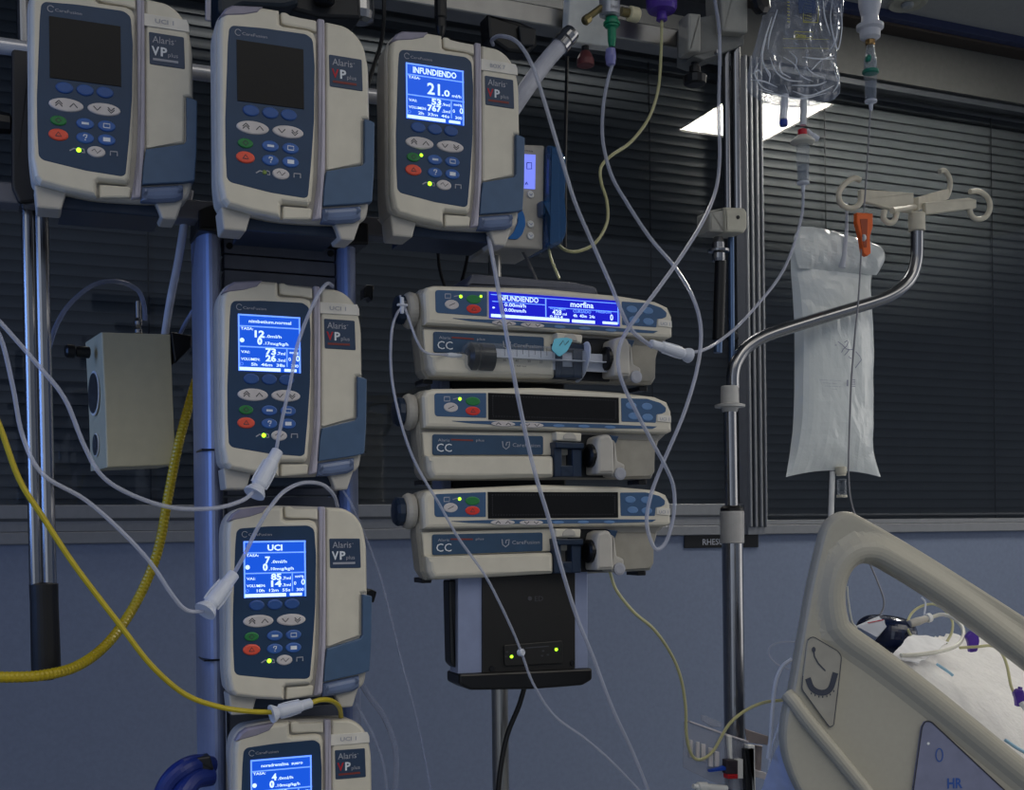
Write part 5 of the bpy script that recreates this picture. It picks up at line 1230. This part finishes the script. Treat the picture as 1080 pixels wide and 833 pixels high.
for t in fo:
    c = sum((Vector(vo[k]) for k in t), Vector((0, 0))) / len(t)
    if inside((c.x, c.y), ho) or not inside((c.x, c.y), outer): continue
    for V_, r_ in ((A_, 1), (B_, -1)):
        try: bm.faces.new([V_[k] for k in t][::r_])
        except ValueError: pass
RAILM = mat('cream_bed_plastic', (164, 160, 147), .42, var=.02, scale=200)
rail = mb.build('side_rail', RAILM, bed, sharp=180)
U = lambda L, dy=-.012: BF.pts(L, 700, 530, 2.75, dy)
U3 = lambda x, y, dy=-.014: Vector(BF.p3(700 + x / 2.75, 530 + y / 2.75, dy))
mb = MB(); mb.tube([U3(358, 556, -.006), U3(376, 577, -.011), U3(420, 636), U3(500, 732), U3(580, 830), U3(680, 960)], .0075, 14); mb.build('lower_bumper', RAILM, rail)
pl_ = U([(415, 396), (430, 387), (503, 430), (513, 446), (505, 520), (490, 645), (478, 650), (398, 540), (400, 510)])
GREYP = mat('warm_grey_inset', (150, 147, 138), .5)
mb = MB(); mb.slab(rnd(pl_, .003), -.0150, -.010, .0008); sc_ = mb.build('angle_scale', GREYP, rail)
mb = MB(); pl_c = rnd(pl_, .003); mb.stroke(pl_c[2:] , .0008, -.0153); ya = -.0154
arc_ = catmull([Vector((a, b, 0)) for a, b in U([(415, 508), (428, 538), (455, 550), (480, 538), (495, 492)])], 6)
mb.stroke([(p.x, p.y) for p in arc_], .006, ya)
mb.stroke(U([(432, 425), (434, 445), (445, 465), (466, 487)]), .0014, ya)
c = U([(432, 425)])[0]; mb.loft(ell(c[0], c[1], .0020, .0028, 12), [(ya - .0004, 0), (ya, 0)])
for a, b in ((425, 552), (436, 557), (447, 561), (458, 562), (470, 560), (480, 555), (490, 545)):
    c = U([(a, b)])[0]; mb.stroke([(c[0], c[1] - .001), (c[0], c[1] + .001)], .0012, ya)
mb.build('scale_marks', mat('slate_marks', (56, 60, 72), .5), sc_)
kpts = BF.pts([(953, 900), (971.5, 766), (975, 760), (981, 760.5), (1062, 836), (1140, 900)], dy=-.0135)
mb = MB(); mb.slab(rnd(kpts, .002), -.0155, -.010, .0006); kp_ = mb.build('key_panel', mat('blue_grey_key_panel', (118, 122, 146), .5), rail)
mb = MB(); mb.stroke(rnd(kpts, .003)[:-1], .0014, -.0158)
mb.build('panel_outline', mat('dark_outline', (46, 46, 56), .6), kp_)
mb = MB(); c = BF(990.6, 796, -.0155); mb.stroke([(c[0] + .0036 * math.cos(t * PI / 8), c[1] + .0066 * math.sin(t * PI / 8)) for t in range(17)], .0012, -.0159)
c = BF(999, 831, -.0155); mb.text('HR', c[0], c[1], .010, w=.016, y=-.0159, bold=.03); mb.build('printed_symbols', mat('blue_print', (44, 80, 150), .6), kp_)
mb = MB(); c = BF(979, 784, -.0155); mb.loft(ell(c[0], c[1], .0014, .0014, 10), [(-.016, 0), (-.0155, 0)]); mb.build('white_dot', WHITE, kp_)
# mattress and bed frame behind the rail
def sheet(name, C4, m, parent, amp, ws, nu=46, nv=34, seed=0., label=None, cat=None, loc=None, thick=.004, edge=0.):
    """wavy cloth over four world corners"""
    a, b, c, d = C4; o = a.copy(); mb = MB(); bm = mb.bm; G_ = []
    for i in range(nv + 1):
        v = i / nv; r_ = []
        for j in range(nu + 1):
            u = j / nu
            p = (a * (1 - u) + b * u) * (1 - v) + (d * (1 - u) + c * u) * v
            n1 = noise.noise(Vector((p.x * ws, p.y * ws, seed))) + .6 * noise.noise(Vector((p.x * ws * 2.3, p.y * ws * 2.3, seed + 3)))
            n2 = noise.noise(Vector((p.x * ws * .5, p.y * ws * .5, seed + 7)))
            e_ = edge * (1 if min(u, v, 1 - u, 1 - v) < .03 else 0)
            p = p + Vector((n2 * amp * .6, n1 * amp * .4, n1 * amp - e_))
            r_.append(bm.verts.new(p - o))
        G_.append(r_)
    for i in range(nv):
        for j in range(nu): bm.faces.new((G_[i][j], G_[i][j + 1], G_[i + 1][j + 1], G_[i + 1][j]))
    ob = mb.build(name, m, None, loc=o, sharp=180, fix=False)
    if parent:
        ob.parent = parent; ob.matrix_parent_inverse = Matrix.Identity(4)
        M = Matrix.Translation(parent.location) @ Matrix.Rotation(parent.rotation_euler.z, 4, 'Z')
        ob.matrix_local = M.inverted() @ Matrix.Translation(o)
    s = ob.modifiers.new('thickness', 'SOLIDIFY'); s.thickness = thick; s.offset = -1
    if label: tag(ob, label, cat)
    return ob
BP = lambda px, py, dy: BF.o + BF.ex * BF(px, py, dy)[0] + BF.ey * dy + Z * BF(px, py, dy)[1]
DZ = -Z * .018
sheet('mattress', [BP(905, 690, .035) + DZ, BP(1130, 862, .035) + DZ, BP(1220, 760, .55) + DZ, BP(1020, 700, .55) + DZ], mat('blue_grey_mattress', (140, 146, 160), .6), bed, .002, 12, thick=.10)
PADW = mat('white_pad', (226, 224, 222), .8, var=.03, scale=140, bump=.5)
pad = sheet('bed_pad', [BP(932, 690, .045), BP(1110, 838, .045), BP(1200, 700, .34), BP(1003, 668, .34)], PADW, None, .007, 32, seed=2., label='white quilted absorbent pad with pale blue edge on the bed behind the rail', cat='bed pad')
BLE = mat('pale_blue_edge', (158, 200, 226), .7)
W2 = [BP(988, 704, .10) , BP(1000, 712, .09), BP(1005, 716, .085)]
mb = MB(); mb.tube([w_ - pad.location + Z * .004 for w_ in W2], .0016, 6); mb.build('blue_edge', BLE, pad)
W2 = [BP(1060, 786, .046), BP(1075, 796, .046), BP(1095, 806, .046)]
mb = MB(); mb.tube([w_ - pad.location + Z * .006 for w_ in W2], .0018, 6); mb.build('blue_edge', BLE, pad)
# raised white fold at the left end of the pad
fd = sheet('tissue', [BP(941, 690, .07), BP(968, 700, .06), BP(1000, 676, .16), BP(962, 668, .14)], mat('white_tissue', (228, 228, 230), .8), None, .003, 34, seed=8., label='small crumpled white cloth beside the navy device', cat='cloth', thick=.001)
# bed frame so the bed stands on the floor
o = BF.o
mb = MB(); mb.box(.03, 1.1, .10, .62, -.62, -.55, .01); mb.build('base_frame', mat('grey_frame', (120, 122, 126), .5), bed)
for x_, y_ in ((.08, .15), (1.05, .15), (.08, .57), (1.05, .57)):
    mb = MB(); mb.cyl((x_, y_, -BF.o.z + .03), (x_, y_, -.56), .018, n=18); lg = mb.build('leg', STEEL, bed)
    mb = MB(); mb.lathe([(.03, -.012), (.04, -.008), (.04, .008), (.03, .012)], (x_, y_, -BF.o.z + .04), (0, 1, 0), 22); mb.build('castor', BLACK, lg)
mb = MB(); mb.box(.12, .2, .3, .4, -.56, -.10, .01); mb.build('lift_column', MATS['grey_frame'], bed)

# navy device on the bed
c0 = BP(930, 666, .22)
e = empty('bedside_device', c0); tag(e, 'rounded navy device with pale printed label lying at the head of the bed', 'device')
mb = MB()
def blob(c, rx, ry, rz_, m, par, name, n=24, rot=0.):
    mb = MB(); bm = mb.bm; R_ = []
    for i in range(n + 1):
        th = PI * i / n - PI / 2; r_ = []
        for j in range(n * 2):
            ph = PI * j / n
            cx_, cy_, cz_ = math.cos(th), math.cos(ph), math.sin(th)
            sp = lambda v, k: math.copysign(abs(v) ** k, v)
            p = Vector((rx * sp(math.cos(th), .7) * sp(math.cos(ph), .8), ry * sp(math.cos(th), .7) * sp(math.sin(ph), .8), rz_ * sp(math.sin(th), .8)))
            p = Matrix.Rotation(rot, 3, 'Y') @ p
            r_.append(bm.verts.new(Vector(c) + p))
        R_.append(r_)
    for i in range(n):
        for j in range(2 * n): bm.faces.new((R_[i][j - 1], R_[i][j], R_[i + 1][j], R_[i + 1][j - 1]))
    bmesh.ops.remove_doubles(bm, verts=bm.verts, dist=1e-5)
    return mb.build(name, m, par, sharp=180)
blob((.006, 0, -.004), .030, .04, .024, mat('navy_gloss', (20, 30, 58), .2, coat=.5), e, 'body', rot=.15)
mb = MB(); bm = mb.bm
L4 = [BP(903, 660, .185), BP(925, 672, .175), BP(943, 652, .20), BP(930, 648, .215)]
vs = [bm.verts.new(p - c0) for p in L4] ; vs2 = [bm.verts.new(p - c0 - Z * .006 + BF.ey * .01) for p in L4]
bm.faces.new(vs); bm.faces.new(vs2[::-1])
for k in range(4): bm.faces.new((vs[k], vs[k - 1], vs2[k - 1], vs2[k]))
lb = mb.build('label_plate', mat('pale_label', (176, 180, 190), .4), e)
mb = MB(); mb.tube([(L4[0] * .7 + L4[2] * .3) - c0 + Z * .001 - BF.ey * .001, (L4[0] * .3 + L4[2] * .7) - c0 + Z * .001 - BF.ey * .001], .0007, 6); mb.build('red_line', INKR, lb)
def btube(name, P, r, m, label, cat='tube', n=10):
    W = [BP(a, b, d) for a, b, d in P]; o0 = W[0]
    mb = MB(); mb.tube([w - o0 for w in W], r, n); return tag(mb.build(name, m, loc=o0), label, cat)
btube('feeding_tube', [(973, 682, .15), (964, 674, .17), (957, 662, .19), (960, 649, .21), (970, 640, .22), (984, 637, .22), (996, 643, .21), (1004, 654, .2), (1004, 666, .18), (998, 678, .16)], .0016, TUBEY, 'coiled straw coloured tube standing on the bed beside the navy device')
btube('drain_tube', [(980, 652, .2), (992, 648, .2), (1004, 651, .19), (1014, 660, .17), (1016, 670, .15), (1010, 680, .13), (995, 686, .11), (970, 690, .08), (950, 691, .07)], .0023, mat('ivory_tube', (204, 202, 190), .4), 'ivory tube bending round from the grey connector onto the white pad')
e = empty('tube_connector', BP(959, 658, .19)); tag(e, 'grey white ribbed connector between the navy device and the ivory tube', 'connector')
mb = MB(); d_ = BP(981, 651, .2) - BP(959, 658, .19); L_ = d_.length; mb.lathe([(.0035, 0), (.0045, .001), (.0052, L_ * .4), (.0045, L_ * .6), (.0038, L_)], (0, 0, 0), d_, 16); mb.build('body', mat('ash_plastic', (170, 166, 158), .4), e)
mb = MB(); mb.lathe([(.0048, L_ * .84), (.0056, L_ * .86), (.0056, L_ * 1.0), (.0048, L_ * 1.02)], (0, 0, 0), d_, 16); mb.build('ring', WHITE, e)
btube('strap_clip', [(972, 630, .22), (976, 636, .22), (975, 648, .21), (977, 652, .2)], .0012, CONN, 'thin white tie above the grey white connector', 'tie')
def stopcock(c, lab, s=1., rot=.3):
    o = BP(*c); e = empty('tube_clamp', o, BF.rz); tag(e, lab, 'tube clamp')
    mb = MB(); mb.slab(rnd([(-.008 * s, .006 * s), (-.002 * s, .012 * s), (.006 * s, .010 * s), (.008 * s, 0), (.005 * s, -.012 * s), (-.004 * s, -.013 * s), (-.005 * s, -.002 * s)], .002), -.004, .004, .0015); mb.build('body', PUR, e)
    mb = MB(); mb.cyl((0, 0, -.006 * s), (.003 * s, 0, .014 * s), .003 * s, n=12); mb.build('screw_end', PUR, e)
stopcock((1025, 676, .14), 'purple clamp on the straw tube near the ivory tube bend')
btube('feeding_tube', [(1012, 683, .13), (1030, 682, .13), (1046, 681, .13), (1056, 688, .12), (1062, 702, .1), (1066, 722, .08), (1070, 732, .07)], .0017, TUBEY, 'straw coloured tube lying on the white pad between the two purple clamps')
stopcock((1074, 735, .07), 'purple clamp with white end at the right edge of the photo', .8)
btube('tube_end', [(1077, 741, .065), (1082, 748, .06)], .003, WHITE, 'small white tube end below the right purple clamp', 'connector')
btube('drain_line', [(893, 618, .06), (894, 632, .06), (898, 655, .06), (903, 662, .07)], .0016, MATS['ivory_tube'], 'thin white strip hanging in the corner of the rail opening')
# lines at the left of the rail
btube('drain_line', [(835, 695, .06), (825, 703, .06), (818, 720, .06), (815, 745, .06), (813, 775, .06), (810, 800, .06)], .0022, CONN, 'white line curving down left of the bed rail')
btube('drain_line', [(826, 752, .08), (820, 770, .08), (814, 790, .08), (811, 812, .08)], .0014, CONN, 'thin white line beside the curving white line at the bed rail')
btube('drain_line', [(840, 677, .07), (825, 677, .07), (813, 681, .07), (811, 690, .07), (819, 700, .07), (832, 706, .07)], .0009, TUBE, 'fine clear loop at the left edge of the bed rail')
# pale blue sheet corner
sheet('bed_sheet', [BP(796, 850, .10), BP(850, 850, .06), BP(838, 790, .04), BP(822, 778, .05)], mat('pale_blue_cloth', (168, 180, 214), .8, bump=.3), None, .005, 40, seed=4., label='pale blue sheet corner hanging left of the bed rail', cat='sheet', thick=.001)

# ------------------------------------------------------------------ clear transducer holder on the pole
f = Fr(0, 0, 1.36, o=Q(770, 833, 1.36))
H_ = lambda L, dy=0.: f.pts(L, 700, 740, 7.2, dy)
e = empty('transducer_holder', f.o); tag(e, 'clear plastic transducer holder with white strips clamped low on the drip pole', 'holder')
ACR = clear_mat('acrylic', (170, 174, 190), .28, .1, .5, .8)
mb = MB(); mb.slab(H_([(158, 150), (190, 146), (460, 240), (500, 266), (640, 300), (640, 700), (440, 640), (150, 500)]), 0, .003, .0008); mb.build('clear_plate', ACR, e)
mb = MB(); mb.slab(H_([(190, 142), (460, 236), (640, 296), (640, 312), (455, 250), (190, 154)]), -.002, .006, .0008); mb.build('top_edge', clear_mat('acrylic_edge', (214, 208, 214), .8, .2), e)
mb = MB(); mb.slab(H_([(322, 112), (345, 112), (470, 165), (470, 200), (400, 200), (322, 150)]), .01, .014, .0008); mb.build('rear_plate', ACR, e)
for (a, b, c, d) in ((186, 285, 210, 420), (238, 300, 262, 440), (276, 315, 308, 452), (332, 345, 364, 492), (378, 372, 410, 492)):
    mb = MB(); mb.slab(rnd(H_([(a, b), (c, b + 4), (c, d), (a, d - 4)]), .0008), -.004, -.0005, .0008); mb.build('white_strip', mat('strip_white', (200, 196, 200), .5), e)
mb = MB(); mb.slab(rnd(H_([(440, 430), (528, 434), (528, 540), (440, 536)]), .001), -.012, .0, .0015); md = mb.build('transducer', mat('dark_module', (52, 44, 52), .4), e)
mb = MB(); mb.slab(rnd(H_([(448, 540), (526, 538), (526, 572), (450, 574)]), .001), -.013, .0, .0015); mb.build('red_cap', mat('red_cap', (196, 30, 40), .4), md)
mb = MB(); mb.slab(rnd(H_([(312, 508), (400, 486), (420, 474), (450, 490), (446, 512), (400, 516), (318, 526)]), .001), -.010, -.005, .001); mb.build('blue_tap', mat('blue_tap', (22, 66, 168), .4), md)
mb = MB(); mb.slab(rnd(H_([(530, 430), (580, 428), (580, 576), (530, 576)]), .001), -.008, 0, .001); mb.build('white_block', WHITE, e)
mb = MB(); mb.slab(rnd(H_([(470, 255), (500, 255), (506, 430), (484, 430)]), .001), -.006, 0, .001); mb.build('white_post', WHITE, e)
mb = MB(); mb.slab(rnd(H_([(578, 345), (634, 345), (640, 700), (590, 700)]), .001), -.012, -.002, .002); mb.build('pole_clamp', DARK, e)
mb = MB(); mb.slab(rnd(H_([(600, 318), (648, 318), (656, 700), (640, 700), (634, 345), (600, 345)]), .001), -.014, -.004, .001); mb.build('clamp_edge', WHITE, e)
mb = MB(); mb.slab(H_([(622, 205), (800, 262), (800, 330), (640, 310)]), .0, .004, .001); mb.slab(H_([(650, 330), (790, 345), (780, 540), (650, 500)]), .012, .016, .001); mb.build('side_bracket', mat('taupe_metal', (150, 140, 140), .35, metal=.4), e)
mb = MB(); mb.slab(rnd(H_([(650, 500), (780, 540), (770, 590), (650, 560)]), .001), -.002, .01, .001); mb.build('bracket_foot', mat('strip_white', (200, 196, 200)), e)
mb = MB(); a, b = Vector(f.p3(731, 829, -.02)), Vector(f.p3(766, 832, -.02)); mb.lathe([(.003, 0), (.0035, .006), (.006, .007), (.007, .02), (.005, .022), (.005, (b - a).length)], a, b - a, 16); tag(mb.build('stopcock_body', WHITE, loc=f.o), 'white stopcock at the bottom edge under the clear holder', 'stopcock')
# blue hoses bottom left
BLH = mat('deep_blue_hose', (22, 40, 110), .35)
for k, P in enumerate(([(168, 850, 1.30), (178, 826, 1.30), (192, 812, 1.30), (208, 806, 1.31), (222, 808, 1.32)], [(182, 860, 1.29), (192, 838, 1.29), (205, 822, 1.30), (222, 818, 1.31)])):
    wtube('cuff_hose', P, .011, BLH, ('upper' if k == 0 else 'lower') + ' deep blue hose curling at the foot of the pump column', 'hose', 16)
f = Fr(0, 0, 1.30, o=Q(212, 806, 1.30))
mb = MB(); mb.slab(rnd(f.pts([(203, 800), (222, 797), (226, 812), (204, 815)]), .002), 0, .02, .002); tag(mb.build('hose_coupling', DARK, loc=f.o), 'dark coupling where the deep blue hoses meet the column', 'coupling')
# ------------------------------------------------------------------ light
sc = bpy.context.scene
w = bpy.data.worlds.new('world'); sc.world = w; w.use_nodes = True
nt = w.node_tree; bg = nt.nodes['Background']
tc = nt.nodes.new('ShaderNodeTexCoord'); dp = nt.nodes.new('ShaderNodeVectorMath'); dp.operation = 'DOT_PRODUCT'
dp.inputs[1].default_value = Vector((.75, -.66, 0)).normalized()
nt.links.new(tc.outputs['Generated'], dp.inputs[0])
sx = nt.nodes.new('ShaderNodeSeparateXYZ'); nt.links.new(tc.outputs['Generated'], sx.inputs[0])
el = nt.nodes.new('ShaderNodeMapRange'); el.interpolation_type = 'SMOOTHSTEP'
el.inputs['From Min'].default_value = .34; el.inputs['From Max'].default_value = .56
nt.links.new(sx.outputs['Z'], el.inputs['Value'])
mr = nt.nodes.new('ShaderNodeMapRange'); mr.inputs['From Min'].default_value = -.5; mr.inputs['To Min'].default_value = .12
nt.links.new(dp.outputs['Value'], mr.inputs['Value'])
mu = nt.nodes.new('ShaderNodeMath'); mu.operation = 'MULTIPLY'
nt.links.new(el.outputs['Result'], mu.inputs[0]); nt.links.new(mr.outputs['Result'], mu.inputs[1])
cr = nt.nodes.new('ShaderNodeMix'); cr.data_type = 'RGBA'
nt.links.new(mu.outputs[0], cr.inputs[0])
cr.inputs[6].default_value = (.15, .175, .225, 1); cr.inputs[7].default_value = (2.3, 2.2, 2.0, 1)
def lobe(d, lo, hi, amt, prev, col):
    v = nt.nodes.new('ShaderNodeVectorMath'); v.operation = 'DOT_PRODUCT'; v.inputs[1].default_value = Vector(d).normalized(); nt.links.new(tc.outputs['Generated'], v.inputs[0])
    r_ = nt.nodes.new('ShaderNodeMapRange'); r_.interpolation_type = 'SMOOTHSTEP'; r_.inputs['From Min'].default_value = lo; r_.inputs['From Max'].default_value = hi; nt.links.new(v.outputs['Value'], r_.inputs['Value'])
    m_ = nt.nodes.new('ShaderNodeMix'); m_.data_type = 'RGBA'; m_.blend_type = 'ADD'; nt.links.new(r_.outputs['Result'], m_.inputs[0]); nt.links.new(prev, m_.inputs[6]); m_.inputs[7].default_value = tuple(c * amt for c in col) + (1,)
    return m_.outputs[2]
o1 = lobe((.93, -.36, .1), .93, .99, 1.7, cr.outputs[2], (1, .96, .9))  # side glows added to the world so the chrome poles catch light
o2 = lobe((-.62, -.78, .1), .93, .99, .55, o1, (.8, .88, 1))
nt.links.new(o2, bg.inputs['Color']); bg.inputs['Strength'].default_value = 1.0
def area(name, loc, target, size, power, col=(1, 1, 1), sy=None):
    l = bpy.data.lights.new(name, 'AREA'); l.shape = 'RECTANGLE'; l.size = size; l.size_y = sy or size; l.energy = power; l.color = col
    o = bpy.data.objects.new(name, l); COL.objects.link(o); o.location = loc
    o.rotation_euler = (Vector(target) - Vector(loc)).to_track_quat('-Z', 'Y').to_euler()
    return o
area('monitor_glow', (-.95, 1.22, 1.35), (.3, 1.36, 1.2), .35, 4.0, (.2, .4, 1), .5)
area('blind_fill_light', (.9, 2.50, CEIL_Z - .02), (1.1, 2.75, 1.0), 1.3, 5.0, (1, .97, .93), .08).rotation_euler = (.25, 0, 0)  # unseen strip lamp added near the ceiling to brighten the left blind
sc.view_settings.view_transform = 'Standard'
sc.view_settings.look = 'None'
sc.view_settings.exposure = 0
sc.cycles.max_bounces = 10
sc.cycles.transparent_max_bounces = 24
